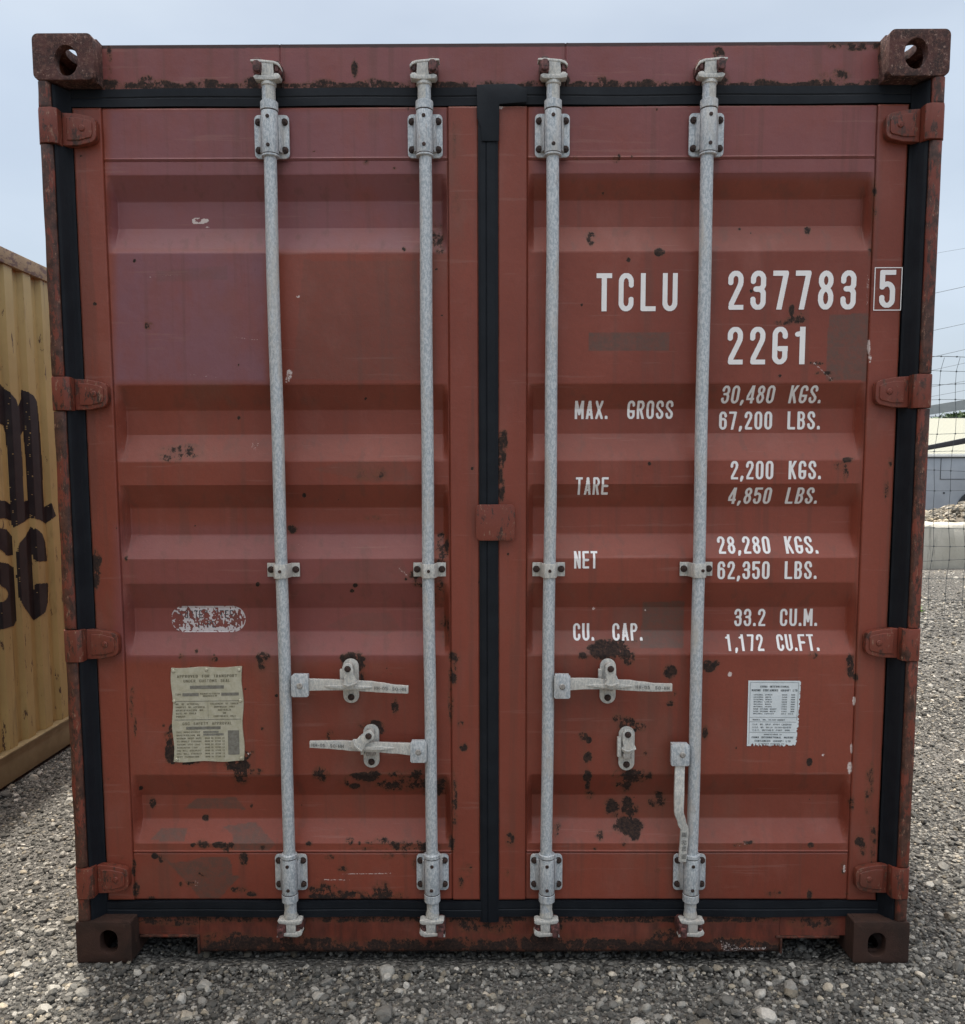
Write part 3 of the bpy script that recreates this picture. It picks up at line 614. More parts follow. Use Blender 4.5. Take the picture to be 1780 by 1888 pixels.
# ---------------------------------------------- locking bars
BX = [(-.5960, -.5928), (-.1775, -.1742), (.1690, .1622), (.5886, .5847)]
YB, RB = .0215, .0172
def hexbolt(r, y0, y1):
    mb = MB(); mb.rev([(r*1.12, y0), (r*1.12, y0-.0012)], (0, 0), 'Y', 16, smooth=False)
    mb.rev([(r, y0-.0013), (r, y1+.0012), (r*.86, y1)], (0, 0), 'Y', 6, smooth=False)
    mb.rev([(r*.45, y1-.0002), (r*.42, y1-.003)], (0, 0), 'Y', 10); return mb
bolt0 = None
def bolt(x, z, parent, y=.0, r=1.0):
    global bolt0
    if bolt0 is None:
        bolt0 = hexbolt(.0088, .0, -.0075).build('bolt', M['bolt'], parent); o = bolt0; o.location = (x, y, z)
    else: o = dupe(bolt0, (x, y, z), parent)
    o.scale = (r, r, r); o.rotation_euler[1] = random.uniform(0, 1); return o
bars = []
for i, (xt, xb) in enumerate(BX):
    def bx(z, xt=xt, xb=xb): return xb + (xt-xb)*(z-.305)/(2.285-.305)
    zt, zbm = 2.500, .085
    n = 44; mb = MB(); vs = []; fs = []; k = 24
    for j in range(n+1):
        z = zbm+(zt-zbm)*j/n; ox = .0016*math.sin(z*2.3+i*2)+.0008*math.sin(z*9+i)
        for q in range(k):
            t = 2*math.pi*q/k; vs.append((bx(z)+ox+RB*math.cos(t), YB+RB*math.sin(t), z))
    for j in range(n):
        for q in range(k): fs.append((j*k+q, j*k+(q+1) % k, (j+1)*k+(q+1) % k, (j+1)*k+q))
    mb.add(vs, fs, 0, True); mb.add(vs[:k], [tuple(range(k))]); mb.add(vs[-k:], [tuple(range(k))])
    lab = ['leftmost locking bar', 'locking bar second from the left', 'locking bar third from the left', 'locking bar on the far right'][i]
    bar = mb.build('locking_bar', M['galv'], root, label=None); bars.append(bar)
    # bearing brackets
    for up in (True, False):
        if up: zs = [zb(y, .004) for y in (181, 285, 199, 281, 213, 266)]
        else: zs = [zb(y, .004) for y in (1578, 1667, 1586, 1653, 1597, 1641)]
        s0, s1 = min(zs[0], zs[1]), max(zs[0], zs[1]); p0, p1 = min(zs[2], zs[3]), max(zs[2], zs[3]); xc = bx((s0+s1)/2)
        hw = .0475
        mb = MB(); mb.prism(rrect(xc-hw, xc+hw, p0, p1, .012), .0425, .0498)
        r = .0225
        mb.prism([(xc-.033, .0424), (xc-.0235, .020), (xc-.0225, .0424)], p0+.012, p1-.012, 'Z'); mb.prism([(xc+.033, .0424), (xc+.0235, .020), (xc+.0225, .0424)], p0+.012, p1-.012, 'Z')
        mb.rev([(r, p0+.003), (r, p1-.001)], (xc, YB), 'Z', 28)
        e = .0012
        for a, b in ((s0, p0+.002), (p1, s1)):
            mb.rev([(r-.001, a), (r+.0012, a+.002), (r+.0012, b-.002), (r-.0005, b-.0005)], (xc, YB), 'Z', 28)
        br = mb.build('bearing_bracket', M['galv'], bar, .0014)
        mb = MB()      # dark gap rings at both ends of the sleeve, and two rivets
        for a in (p1-.0004, p0+.0016): mb.rev([(r+.0003, a), (r+.0003, a+.0012)], (xc, YB), 'Z', 28)
        gm = mb
        for a in (zs[4], zs[5]): MB().rev([(.0052, YB-r+.002), (.0052, YB-r-.0012), (.0035, YB-r-.0022)], (xc+random.uniform(-.001, .001), a), 'Y', 12).build('sleeve_rivet', M['bolt'], bar)
        b0 = len(br.data.vertices); bm = bmesh.new(); bm.from_mesh(br.data); gme = bpy.data.meshes.new('t'); gme.from_pydata(gm.v, [], gm.f); gme.polygons.foreach_set('material_index', [1]*len(gm.f)); bm.from_mesh(gme); bm.to_mesh(br.data); bm.free(); br.data.materials.append(M['bolt']); bpy.data.meshes.remove(gme)
        for dx in (-.0355, .0355):
            for z in (zs[4], zs[5]): bolt(xc+dx, z, bar, .0424)
    # guide clamp half way
    zc = U(790, 1053.5, .0)[1]; xc = bx(zc); hh = .0200
    o_ = [(xc-.0465, .0455), (xc-.026, .0455), (xc-.0225, .030), (xc-.0185, .0055), (xc-.014, .0005), (xc+.014, .0005), (xc+.0185, .0055), (xc+.0225, .030), (xc+.026, .0455), (xc+.0465, .0455)]
    in_ = [(xc+.0465, .0515), (xc+.0205, .0515), (xc+.0175, .030), (xc+.0145, .0098), (xc+.012, .0048-.001), (xc-.012, .0048-.001), (xc-.0145, .0098), (xc-.0175, .030), (xc-.0205, .0515), (xc-.0465, .0515)]
    mb = MB(); m_ = len(o_); P = o_+in_; vs = [(x, y, z) for z in (zc-hh, zc+hh) for x, y in P]; fs = []
    for j in range(m_-1):
        a, b, c, d = j, j+1, 2*m_-2-j, 2*m_-1-j
        fs += [(a, b, b+2*m_, a+2*m_), (c, d, d+2*m_, c+2*m_), (a, d, c, b), (a+2*m_, b+2*m_, c+2*m_, d+2*m_)]
    fs += [(0, 2*m_, 4*m_-1, 2*m_-1), (m_-1, m_, 3*m_, 3*m_-1)]
    mb.add(vs, fs); mb.build('guide_clamp', M['galv2'], bar, .0012)
    for dx in (-.0355, .0355): bolt(xc+dx, zc+.001, bar, .0454)
    MB().rev([(.0046, .001), (.0046, -.0015), (.003, -.0025)], (xc+(0 if i < 3 else .008), zc), 'Y', 12).build('clamp_rivet', M['bolt'], bar)
    # cam ends
    mir = 1 if i in (0, 2) else -1
    z0 = zb(150, .01); xc = bx(2.45)
    mb = MB(); c = (xc, YB)
    mb.rev([(.0175, zb(182, .01)), (.0175, zb(156, .01)), (.0205, zb(154, .01)), (.0205, zb(149, .01)), (.017, zb(145, .01)), (.011, zb(141, .01))], c, 'Z', 24)
    def q(x, y): 
        return (xc + mir*(x-493)*.001465, zb(y, .01))
    web = [q(488, 147), q(483, 140), q(484, 119), q(482, 112), q(507, 114), q(505, 120), q(506, 138), q(503, 147)]
    mb.prism(web, .0015, .040)
    topf = [q(464, 114), q(464, 110.5), q(478, 110), q(506, 113), q(514, 116), q(518, 121), q(518, 126), q(513, 121), q(505, 117.5), q(478, 115)]
    mb.prism(topf, .000, .030)
    botf = [q(468, 141), q(474, 138), q(486, 140), q(504, 140), q(508, 135.5), q(514, 136), q(518, 140), q(516, 146), q(506, 147.5), q(490, 148), q(472, 147)]
    mb.prism(botf, .000, .028)
    mb.build('cam_end', M['galv2'], bar, .0018)
    # lower cam, mirrored top to bottom
    xc = bx(.07); mb = MB()
    mb.rev([(.0175, zb(1667, .01)), (.0165, zb(1680, .01)), (.0195, zb(1688, .01)), (.0195, zb(1692, .01)), (.012, zb(1697, .01))], (xc, YB), 'Z', 24)
    m2 = [1, -1, -1, 1][i]
    def q(x, y): return (xc + m2*(x-535)*.00158, zb(y, .01))
    mb.prism([q(528, 1694), q(530, 1722), q(546, 1722), q(547, 1694)], .0015, .040)
    mb.prism([q(513, 1695), q(518, 1693.5), q(530, 1696), q(544, 1696), q(552, 1693.5), q(558, 1695), q(558, 1700), q(552, 1702.5), q(530, 1702), q(516, 1700)], .000, .030)
    mb.prism([q(511, 1725.5), q(513, 1719), q(522, 1717.5), q(531, 1718), q(544, 1718), q(556, 1713), q(559, 1717), q(557, 1722), q(549, 1725), q(532, 1724), q(522, 1723)], .000, .030)
    mb.build('cam_end', M['galv2'], bar, .0018)
    # keepers welded to header and sill
    for (zc_, xk, sgn, s_) in ((zb(125, .02), bx(2.48), mir, 1), (zb(1709, .02), bx(.06), m2, -1)):
        for side, wd, ht in ((-1, .026, .044), (1, .018, .034)):
            cx = xk + sgn*side*(.0245 if side < 0 else .0265)
            mb = MB(); mb.prism(rrect(cx-wd/2, cx+wd/2, zc_-ht/2, zc_+ht/2, wd*.42), .001 if side < 0 else .010, .063)
            mb.prism(rrect(cx-wd/2+.004, cx+wd/2-.004, zc_-ht/2+.004, zc_+ht/2-.012, wd*.26), -.011 if side < 0 else .004, .0005 if side < 0 else .0095)
            mb.build('cam_keeper', M['keeper'], root, .003)

# handles
def hub(bar, x0, x1, z0, z1, rx, rz, mat='galv'):
    mb = MB(); ch = .004
    mb.prism([(x0+ch, z0), (x1-ch, z0), (x1, z0+ch), (x1, z1-ch*1.5), (x1-ch*1.5, z1), (x0+ch*1.5, z1), (x0, z1-ch*1.5), (x0, z0+ch)], -.004, .004)
    mb.box(x0+.003, x1-.003, .0045, .026, z0+.003, z1-.003); o = mb.build('handle_hub', M[mat], bar, .0016)
    MB().rev([(.0085, -.0038), (.0085, -.0065), (.006, -.0085)], (rx, rz), 'Y', 18).build('hub_rivet', M['galvdark'], bar)
def lever(bar, pts, thick=.011, rib=None, txt=None, vertical=False, mat='galv2'):
    mb = MB(); P = []
    for i in range(len(pts)-1):          # smooth the path
        for k in range(5):
            t = k/5; s = t*t*(3-2*t); a, b = pts[i], pts[i+1]; P.append(tuple(a[j]+(b[j]-a[j])*(t if j == 0 and not vertical or j == 1 and vertical else s) for j in range(4)))
    P.append(pts[-1]); mb.bar(P, thick)
    if rib:
        a, b = rib; n = 12; R = []
        for k in range(n+1):
            t = k/n; R.append((a[0]+(b[0]-a[0])*t, a[1]+(b[1]-a[1])*t, a[2]-.011*math.sin(math.pi*t)**.7, .0006+.0045*math.sin(math.pi*t)))
        mb.bar(R, .014)
    o = mb.build('handle', M[mat], bar, .0022, 3); return o
def P2(px, py, Y): return U(px, py, Y)
def etch(parent, s, x0, x1, z0, z1, y, slope=0., vert=False):
    mb = MB()
    if vert: text(mb, s, 0, z1-z0, x0, x1, .0006, lambda u, v: (v, y, z0+u), 0, .75)
    else: text(mb, s, x0, x1, z0, z1, .0006, lambda u, v: (u, y, v+slope*(u-x0)), 0, .75)
    mb.build('handle_lettering', M['stamp'], parent, recalc=False)
YL = .008
def handle_h(bar, hubpx, lev, ribpx, tx):
    (hx0, hy1), (hx1, hy0) = P2(hubpx[0], hubpx[3], 0), P2(hubpx[2], hubpx[1], 0); rx, rz = P2((hubpx[0]+hubpx[2])/2+0, (hubpx[1]+hubpx[3])/2, 0)
    hub(bar, hx0, hx1, hy1, hy0, rx, rz)
    pts = [(*P2(x, y, yy), yy, h*.001545) for x, y, yy, h in lev]
    a, b = ribpx; o = lever(bar, pts, .011, ((*P2(*a, YL), YL+.001), (*P2(*b, YL), YL+.001)))
    x0, z0 = P2(tx[0], tx[1], 0); x1, z1 = P2(tx[2], tx[3], 0); e = P2(tx[2], tx[1], 0)
    etch(o, tx[4], x0, x1, z0-.0048, z0+.0048, tx[5]-.0006, (z1-z0)/(x1-x0))
handle_h(bars[0], (538, 1243, 569, 1285), [(566, 1263, .006, 11), (600, 1263, .006, 10.2), (645, 1264, YL, 9), (680, 1266, YL, 9.6), (700, 1268, .004, 9), (730, 1271, .000, 7.4), (753, 1272, .0, 7)], ((592, 1265), (692, 1267)), (690, 1268.5, 749, 1271.5, 'HH-05 SO-HH', -.0002))
handle_h(bars[1], (757, 1366, 787, 1406), [(759, 1382, .006, 11), (730, 1380, .006, 10), (690, 1378, YL, 9), (650, 1376, YL, 9.2), (630, 1374.5, .004, 8.4), (600, 1373.5, .0, 7), (571, 1373, .0, 6)], ((642, 1377), (734, 1379)), (575, 1373.5, 634, 1376, 'HH-05 SO-HH', -.0002))
handle_h(bars[2], (1022, 1243, 1052, 1288), [(1049, 1262, .006, 11), (1080, 1261, .006, 10.2), (1123, 1262, YL, 9), (1160, 1264, YL, 9.6), (1180, 1266, .004, 8.6), (1210, 1268, .0, 7.4), (1240, 1268, .0, 6.8)], ((1075, 1263), (1172, 1265)), (1172, 1266.5, 1235, 1269, 'HH-05 SO-HH', -.0002))
x0, z0 = P2(1237, 1412, 0); x1, z1 = P2(1272, 1371, 0); hub(bars[3], x0, x1, z0, z1, *P2(1258.5, 1391, 0))
pts = [(*P2(x, y, yy), yy, h*.00157) for x, y, yy, h in ((1254.5, 1410, .002, 9), (1253.5, 1440, -.006, 9), (1253, 1470, -.012, 9.2), (1252.5, 1497, -.012, 8.6), (1258, 1518, -.007, 7.8), (1263, 1530, -.004, 7.4), (1262, 1550, -.002, 7.4), (1260, 1574, -.001, 7.2), (1259, 1590, 0, 7))]
o = lever(bars[3], pts, .010, None, None, True); x0, z0 = P2(1256, 1582, 0); x1, z1 = P2(1266, 1534, 0); etch(o, 'HH SO-50 HH', x0, x1-.001, z0, z1, -.0052, 0, True)
# handle retainers: oblong base plate with two bolts, seat and swinging catch
def retainer(px, py0, py1, ang, lab=None, empty_=False):
    x, z1 = P2(px, py0, .03); _, z0 = P2(px, py1, .03); hw = .0232
    mb = MB(); mb.prism(rrect(x-hw, x+hw, z0, z1, hw-.0005, 8), .0462, .0535)
    mb.box(x-hw-.006, x-hw+.004, .030, .046, z1-.085, z1-.028)
    o = mb.build('handle_retainer', M['galv2'], root, .0014)
    b0 = P2(px, py0+11, .03)[1]; b1 = P2(px, py1-11, .03)[1]
    bolt(x, b1, o, .046, 1.0)
    mb = MB(); s0 = z0+.033
    s0 += .008; mb.box(x-.013, x+.013, .026, .0460, s0, s0+.015); mb.box(x-.011, x+.011, .033, .0455, s0+.0155, s0+.028)
    mb.build('handle_seat', M['galvdark'], o, .002)
    # catch: rounded link pivoting on the upper bolt, with a flared tongue
    L = .058; pol = []
    base = [(-.0155, 0), (-.0145, .008), (-.009, .0145), (0, .0165), (.009, .0145), (.0145, .008), (.0155, 0), (.0150, -.018), (.0195, -.030), (.0245, -.040), (.0205, -.046), (.0140, -.049), (.0100, -.056), (.0, -L-.002), (-.0100, -.056), (-.0165, -.047), (-.0180, -.041), (-.0120, -.034), (-.0150, -.020)]
    ca, sa = math.cos(ang), math.sin(ang)
    y0, y1 = (-.008, -.002) if not empty_ else (.026, .032)
    pol = [(x+u*ca-v*sa, b0+u*sa+v*ca) for u, v in base]
    mb = MB(); mb.prism(pol, y0, y1)
    tg = [(-.017, -.041), (.0, -.045), (.022, -.038), (.0240, -.041), (.010, -.048), (-.006, -.050)]
    mb.prism([(x+u*ca-v*sa, b0+u*sa+v*ca) for u, v in tg], y0-.007, y0-.0005)
    mb.rev([(.011, .045), (.011, y1+.001)], (x, b0), 'Y', 16)
    mb.build('retainer_catch', M['galv2'], o, .0016)
    bolt(x, b0, o, y0-.0002, .95); return o
retainer(645, 1217, 1299, .08); retainer(683, 1339, 1419, -.95)
retainer(1123, 1217, 1300, .05); retainer(1158, 1343, 1424, .0, None, True)

# ---------------------------------------------- lettering on the right door
def surfR(x, z): return (x, float(door_y(np.array([x]), np.array([z]), 'R')[0]) - .0009, z)
rowcache = {}
def surfR(x, z):
    k = round(z, 5)
    if k not in rowcache: rowcache[k] = float(np.interp(z, KZ, KY, left=YF, right=YF))
    y = rowcache[k] + .0009*math.sin(x*7.3+z*3.1)*math.sin(z*5.7-x*2.2)
    if x > DOORS['R'][3]-.002: y = YF-.004
    return (x, y - .0011, z)
def stencil(s, px0, px1, py0, py1, cell=.0009):
    x0, zt = onS('R', px0, py0); xb_, z0 = onS('R', px0, py1); x1, _ = onS('R', px1, (py0+py1)/2); xm, _ = onS('R', px0, (py0+py1)/2)
    words = []
    def nxt(): words.append(MB()); return words[-1]
    text(nxt, s, xm, x1, z0, zt, cell, surfR, 0, .93, None, .17 if py1-py0 > 60 else .11)
    for q_ in words: q_.build('lettering', M['white'], doors['R'], recalc=False)
for a in (('TCLU', 1100, 1250, 504, 574), ('237783', 1342, 1579, 499.5, 571.5), ('5', 1621, 1651, 498, 567.5), ('22G1', 1341, 1494, 603, 672), ('MAX._GROSS', 1060, 1241, 739, 773),
          ('30,480 KGS.', 1331, 1516, 711, 744), ('67,200 LBS.', 1326, 1512, 759, 792), ('TARE', 1062, 1122, 880, 912), ('2,200 KGS.', 1347, 1514, 850, 884), ('4,850 LBS.', 1344, 1509, 899, 929),
          ('NET', 1059, 1102, 1016, 1048), ('28,280 KGS.', 1323, 1507, 989, 1021), ('62,350 LBS.', 1323, 1506, 1035, 1068), ('CU._CAP.', 1057, 1184, 1149, 1181), ('33.2 CU.M.', 1354, 1507, 1122.5, 1154.5), ('1,172 CU.FT.', 1338, 1509, 1169.5, 1200)):
    stencil(*a)
mb = MB()                                   # thin box round the check digit
(x0, z1), (x1, z0) = onS('R', 1613, 493), onS('R', 1660, 573)
yb = YF-.0053; t = .0024
for r_ in ((x0, x1, z1-t, z1), (x0, x1, z0, z0+t), (x0, x0+t, z0+t, z1-t), (x1-t, x1, z0+t, z1-t)):
    mb.add([(r_[0], yb, r_[2]), (r_[1], yb, r_[2]), (r_[1], yb, r_[3]), (r_[0], yb, r_[3])], [(0, 1, 2, 3)])
mb.build('lettering', M['white'], doors['R'], recalc=False)

# ---------------------------------------------- approval plate (left door) and maker's sticker (right door)
def quadmap(side, c, yoff):                  # c: four px corners TL TR BR BL -> function of (u, v) in 0..1, v down
    P = [np.array([*onS(side, *q)]) for q in c]
    def f(u, v, dy=0.):
        p = (P[0]*(1-u)+P[1]*u)*(1-v)+(P[3]*(1-u)+P[2]*u)*v; return (p[0], yoff-dy, p[1])
    return f
pm = quadmap('L', [(317, 1231), (447, 1229), (451, 1402), (322, 1404)], YF-.0045)
mb = MB(); n = 14; vs = []; fs = []
edge = [(i/n, 0) for i in range(n)] + [(1, i/n) for i in range(n)] + [(1-i/n, 1) for i in range(n)] + [(0, 1-i/n) for i in range(n)]
edge = [(u+(.012*math.sin(v*13+3) if u in (0, 1) else 0), v+(.006*math.sin(u*11) if v in (0, 1) else 0)) for u, v in edge]
m_ = len(edge); vs = [pm(u, v) for u, v in edge] + [(pm(u, v)[0], YF+.004, pm(u, v)[2]) for u, v in edge]
mb.add(vs, [tuple(range(m_))] + [(i, (i+1) % m_, m_+(i+1) % m_, m_+i) for i in range(m_)])
def ptext(mb, pm, s, u0, u1, v0, v1, mi, dy=.0006, cell=.00045, slim=.85):
    w_ = abs(pm(1, 0)[0]-pm(0, 0)[0]); h_ = abs(pm(0, 0)[2]-pm(0, 1)[2])
    text(mb, s, u0*w_, u1*w_, 0, (v1-v0)*h_, cell, lambda a, b: pm(a/w_, v1-b/h_, dy), mi, slim)
def pbar(mb, pm, u0, u1, v0, v1, mi, dy=.0006):
    mb.add([pm(u0, v0, dy), pm(u1, v0, dy), pm(u1, v1, dy), pm(u0, v1, dy)], [(0, 1, 2, 3)], mi)
ptext(mb, pm, 'APPROVED FOR TRANSPORT', .08, .93, .075, .105, 1); ptext(mb, pm, 'UNDER CUSTOMS SEAL', .17, .83, .125, .155, 1)
pbar(mb, pm, .26, .74, .19, .225, 2); pbar(mb, pm, .15, .38, .268, .30, 2); pbar(mb, pm, .70, .95, .268, .30, 2)
ptext(mb, pm, 'TYPE', .05, .13, .272, .292, 1); ptext(mb, pm, 'MANUFACTURER', .40, .68, .268, .284, 1); ptext(mb, pm, 'NUMBER', .44, .64, .292, .308, 1)
pbar(mb, pm, .03, .97, .352, .358, 2); pbar(mb, pm, .03, .97, .548, .554, 2); pbar(mb, pm, .505, .509, .37, .54, 2)
for i, (a, b) in enumerate((('NO. OF APPROVAL', 'TREATMENT OF TIMBER'), ('COUNTRY OF APPROVAL', 'IMMUNIZED 1997'), ('IDENTIFICATION NO.', 'AUSTRALIA'), ('DATE OF BUILD', 'IM'), ('OWNERS', 'COMPONENTS ONLY'))):
    v = .375+i*.033; ptext(mb, pm, a, .05, .05+.022*len(a), v, v+.018, 1); ptext(mb, pm, b, .74-.0105*len(b), .74+.0105*len(b), v, v+.018, 1)
ptext(mb, pm, 'CSC SAFETY APPROVAL', .14, .84, .578, .608, 1); pbar(mb, pm, .19, .68, .625, .655, 2)
pbar(mb, pm, .43, .65, .675, .692, 2); pbar(mb, pm, .43, .72, .70, .722, 2); pbar(mb, pm, .78, .94, .67, .93, 2)
for i, s_ in enumerate(('DATE MANUFACTURED', 'IDENTIFICATION NO', 'MAXIMUM GROSS MASS', 'ALLOWABLE STACKING', 'RACKING TEST LOAD', 'TRANSVERSE LOAD', 'END WALL STRENGTH', 'SIDE WALL STRENGTH', 'NEXT EXAMINATION')):
    v = .675+i*.033; ptext(mb, pm, s_, .05, .05+.0195*len(s_), v, v+.016, 1)
    if i > 1: ptext(mb, pm, '30480 KG', .45, .57, v, v+.016, 1); ptext(mb, pm, '67200 LB', .60, .73, v, v+.016, 1)
pl_ = mb.build('approval_plate', [M['plate'], M['etch'], M['etch2']], doors['L'])
for u, v in ((.03, .03), (.5, .02), (.96, .03), (.03, .35), (.97, .355), (.04, .975), (.965, .97)):
    q_ = pm(u, v); MB().rev([(.0052, q_[1]), (.0052, q_[1]-.002), (.0032, q_[1]-.0036)], (q_[0], q_[2]), 'Y', 14).build('rivet', M['plate'], pl_)
pm = quadmap('R', [(1380, 1254.5), (1477, 1255), (1470, 1376), (1377, 1375)], YF-.0012)
mb = MB(); nu, nv = 60, 74
ms = np.ones((nv, nu), bool)
for j in range(nv):
    e = int(max(0, (rng.random() < .5)*rng.integers(0, 2) + (1.5 if j > nv*.35 else 0)*rng.random()+ (1 if j > nv*.7 else 0))); ms[j, nu-e:] = False
for i in range(nu):
    e = int(rng.random()*2.6*(i > 4) + (rng.random() < .3)); ms[nv-e:, i] = False
for j, a, b in runs(ms): mb.add([pm(a/nu, j/nv), pm(b/nu, j/nv), pm(b/nu, (j+1)/nv), pm(a/nu, (j+1)/nv)], [(0, 1, 2, 3)])
for s_, u0, u1, v0, v1 in (('CHINA INTERNATIONAL', .23, .79, .075, .105), ('MARINE CONTAINERS (GROUP) LTD', .07, .94, .13, .162), ('MODEL NO. CL20C-09BNY', .10, .73, .585, .605), ('T.I.R. NO. GB/C 10107 LR00015', .10, .86, .655, .677), ('C.S.C. NO. GB-LR 21248-03/970', .10, .85, .70, .722), ('T.C.T. IM/TIOLX PURE 800', .10, .83, .742, .764),
        ('MANUFACTURED BY', .33, .68, .81, .828), ('CHINA INTERNATIONAL MARINE', .09, .91, .85, .878), ('CONTAINERS (GROUP) LTD', .15, .86, .905, .932), ('SHENZHEN GUANGDONG PRC', .27, .74, .955, .970)):
    ptext(mb, pm, s_, u0, u1, v0, v1, 1)
for i, (s_, n_) in enumerate((('EXTERNAL LENGTH', '6058'), ('EXTERNAL WIDTH', '2438'), ('EXTERNAL HEIGHT', '2591'), ('INTERNAL LENGTH', '5898'), ('INTERNAL WIDTH', '2352'), ('INTERNAL HEIGHT', '2393'), ('DOOR OPENING HEIGHT', '2280'), ('DOOR OPENING WIDTH', '2340'), ('INTERNAL CAPACITY', '33.2 CU.M'))):
    v = .205+i*.036; ptext(mb, pm, s_, .11, .11+.0235*len(s_), v, v+.018, 1); ptext(mb, pm, n_, .65, .75 if i < 8 else .88, v, v+.018, 1)
    if i < 8: ptext(mb, pm, 'MM', .83, .90, v, v+.018, 1)
for v in (.025, .555, .625, .785): pbar(mb, pm, .04, .955, v, v+.004, 1)
pbar(mb, pm, .035, .040, .03, .97, 1); pbar(mb, pm, .955, .960, .03, .60, 1)
mb.build('maker_sticker', [M['sticker'], M['ink']], doors['R'], recalc=False)
# flaked oval decal with remains of its lettering
cell = .0011; x0, z1 = onS('L', 314, 1117); x1, z0 = onS('L', 454, 1166); nx = int((x1-x0)/cell); nz = int((z1-z0)/cell)
gx_, gz_ = np.meshgrid(np.arange(nx)/nx, np.arange(nz)/nz)
def vnoise(sx, sy, seed):
    r = np.random.default_rng(seed); g = r.random((int(sy)+3, int(sx)+3)); X = gx_*sx; Y = gz_*sy; i = X.astype(int); j = Y.astype(int); a = X-i; b = Y-j
    a = a*a*(3-2*a); b = b*b*(3-2*b); return (g[j, i]*(1-a)+g[j, i+1]*a)*(1-b)+(g[j+1, i]*(1-a)+g[j+1, i+1]*a)*b
asp = nx/nz; X = (gx_-.5)*asp; Zc = gz_-.5; r_ = .5; inside = np.hypot(np.maximum(abs(X)-(asp/2-r_), 0), Zc) < .495
rim = inside & ~(np.hypot(np.maximum(abs(X)-(asp/2-r_), 0), Zc) < .465)
fl = .40*vnoise(26, 9, 3)+.50*vnoise(54, 18, 4)+.1*vnoise(90, 30, 6)
dens = .56 - .16*(abs(Zc) > .30) + .12*(gx_ < .16) - .10*((gx_ > .66) & (gx_ < .85) & (Zc > -.1)) + .05*(gx_ > .86)
wh = inside & (fl > dens) | (rim & (vnoise(40, 14, 8) > .45))
tx = np.zeros_like(wh)
def stamp(s, u0, u1, v0, v1):
    tot = sum(WID.get(c, W_) for c in s)+LSP*(len(s)-1); k = (u1-u0)/tot; x = 0
    for c in s:
        wd = WID.get(c, W_); m_ = (gx_ >= u0+x*k) & (gx_ < u0+(x+wd)*k)
        tx[m_] |= glyph_mask(c, (gx_[m_]-u0)/k-x, (gz_[m_]-v0)/(v1-v0), .9); x += wd+LSP
stamp('CORTEN STEEL', .12, .90, .52, .82); stamp('TYPE B', .34, .76, .18, .42)
mb = MB(); yd = lambda z: float(np.interp(z, KZ, KY, left=YF, right=YF))-.0012+.0009*math.sin(-.9*7.3+z*3.1)*math.sin(z*5.7+.9*2.2)
for msk, mi in ((wh & ~tx, 0), (wh & tx, 1)):
    for j, a, b in runs(msk):
        za, zc = z0+j*cell, z0+(j+1)*cell; xa, xb_ = x0+a*cell, x0+b*cell
        mb.add([(xa, yd(za), za), (xb_, yd(za), za), (xb_, yd(zc), zc), (xa, yd(zc), zc)], [(0, 1, 2, 3)], mi)
mb.build('oval_decal', [M['flake'], M['ink']], doors['L'], recalc=False, label='flaking white oval decal')

# ---------------------------------------------- body behind the doors
def corr_side(name, xo, ya, yb_, za, zb__, sgn, pitch, of, sl_, inf, dep, mats, parent, y_ref=0., nz=1, vis=True):
    ys = []; y = y_ref; cyc = [(0, 0), (of, 0), (of+sl_, 1), (of+sl_+inf, 1)]
    k0 = int(math.floor((ya-y_ref)/pitch))-1; pts = []
    for k in range(k0, int((yb_-y_ref)/pitch)+2):
        for c, d in cyc: pts.append((y_ref+k*pitch+c, d*dep))
    py = np.array([p[0] for p in pts]); pd = np.array([p[1] for p in pts])
    yy = [ya]+[q for q in py if ya < q < yb_]+[yb_]; dd = np.interp(yy, py, pd); mb = MB()
    zz = np.linspace(za, zb__, nz+1); vs = [(xo-sgn*d, y, z) for z in zz for y, d in zip(yy, dd)]; m_ = len(yy)
    fs = [(j*m_+i, j*m_+i+1, (j+1)*m_+i+1, (j+1)*m_+i) for j in range(nz) for i in range(m_-1)]
    mb.add(vs, fs); return mb.build(name, mats, parent, recalc=False), py, pd
LB = 6.058
for sx in (-1, 1):
    corr_side('side_wall', sx*1.195, .156, LB-.1, .15, 2.53, sx, .278, .07, .068, .072, .036, M['red'], root)
    MB().box(min(sx*1.214, sx*1.155), max(sx*1.214, sx*1.155), .179, LB-.178, -.025, .165).build('bottom_rail', M['post'], root, .003)
    MB().box(min(sx*1.214, sx*1.155), max(sx*1.214, sx*1.155), .179, LB-.178, 2.525, 2.585).build('top_rail', M['post'], root, .003)
    MB().box(min(sx*1.2175, sx*1.12), max(sx*1.2175, sx*1.12), LB-.17, LB, 0, 2.591).build('corner_post', M['post'], root, .004)
mb = MB(); n = 60
for k in range(n):
    ya, yb_ = .162+(LB-.32)*k/n, .162+(LB-.32)*(k+1)/n; h = .018*(k % 2)
    mb.box(-1.154, 1.154, ya, yb_-.0005, 2.535, 2.562+h)
mb.build('roof', M['red'], root)
MB().box(-1.15, 1.15, .162, LB-.05, .125, .16).build('floor', M['bodydark'], root)
MB().box(-1.115, 1.115, LB-.05, LB-.01, .0, 2.58).build('end_wall', M['red'], root)

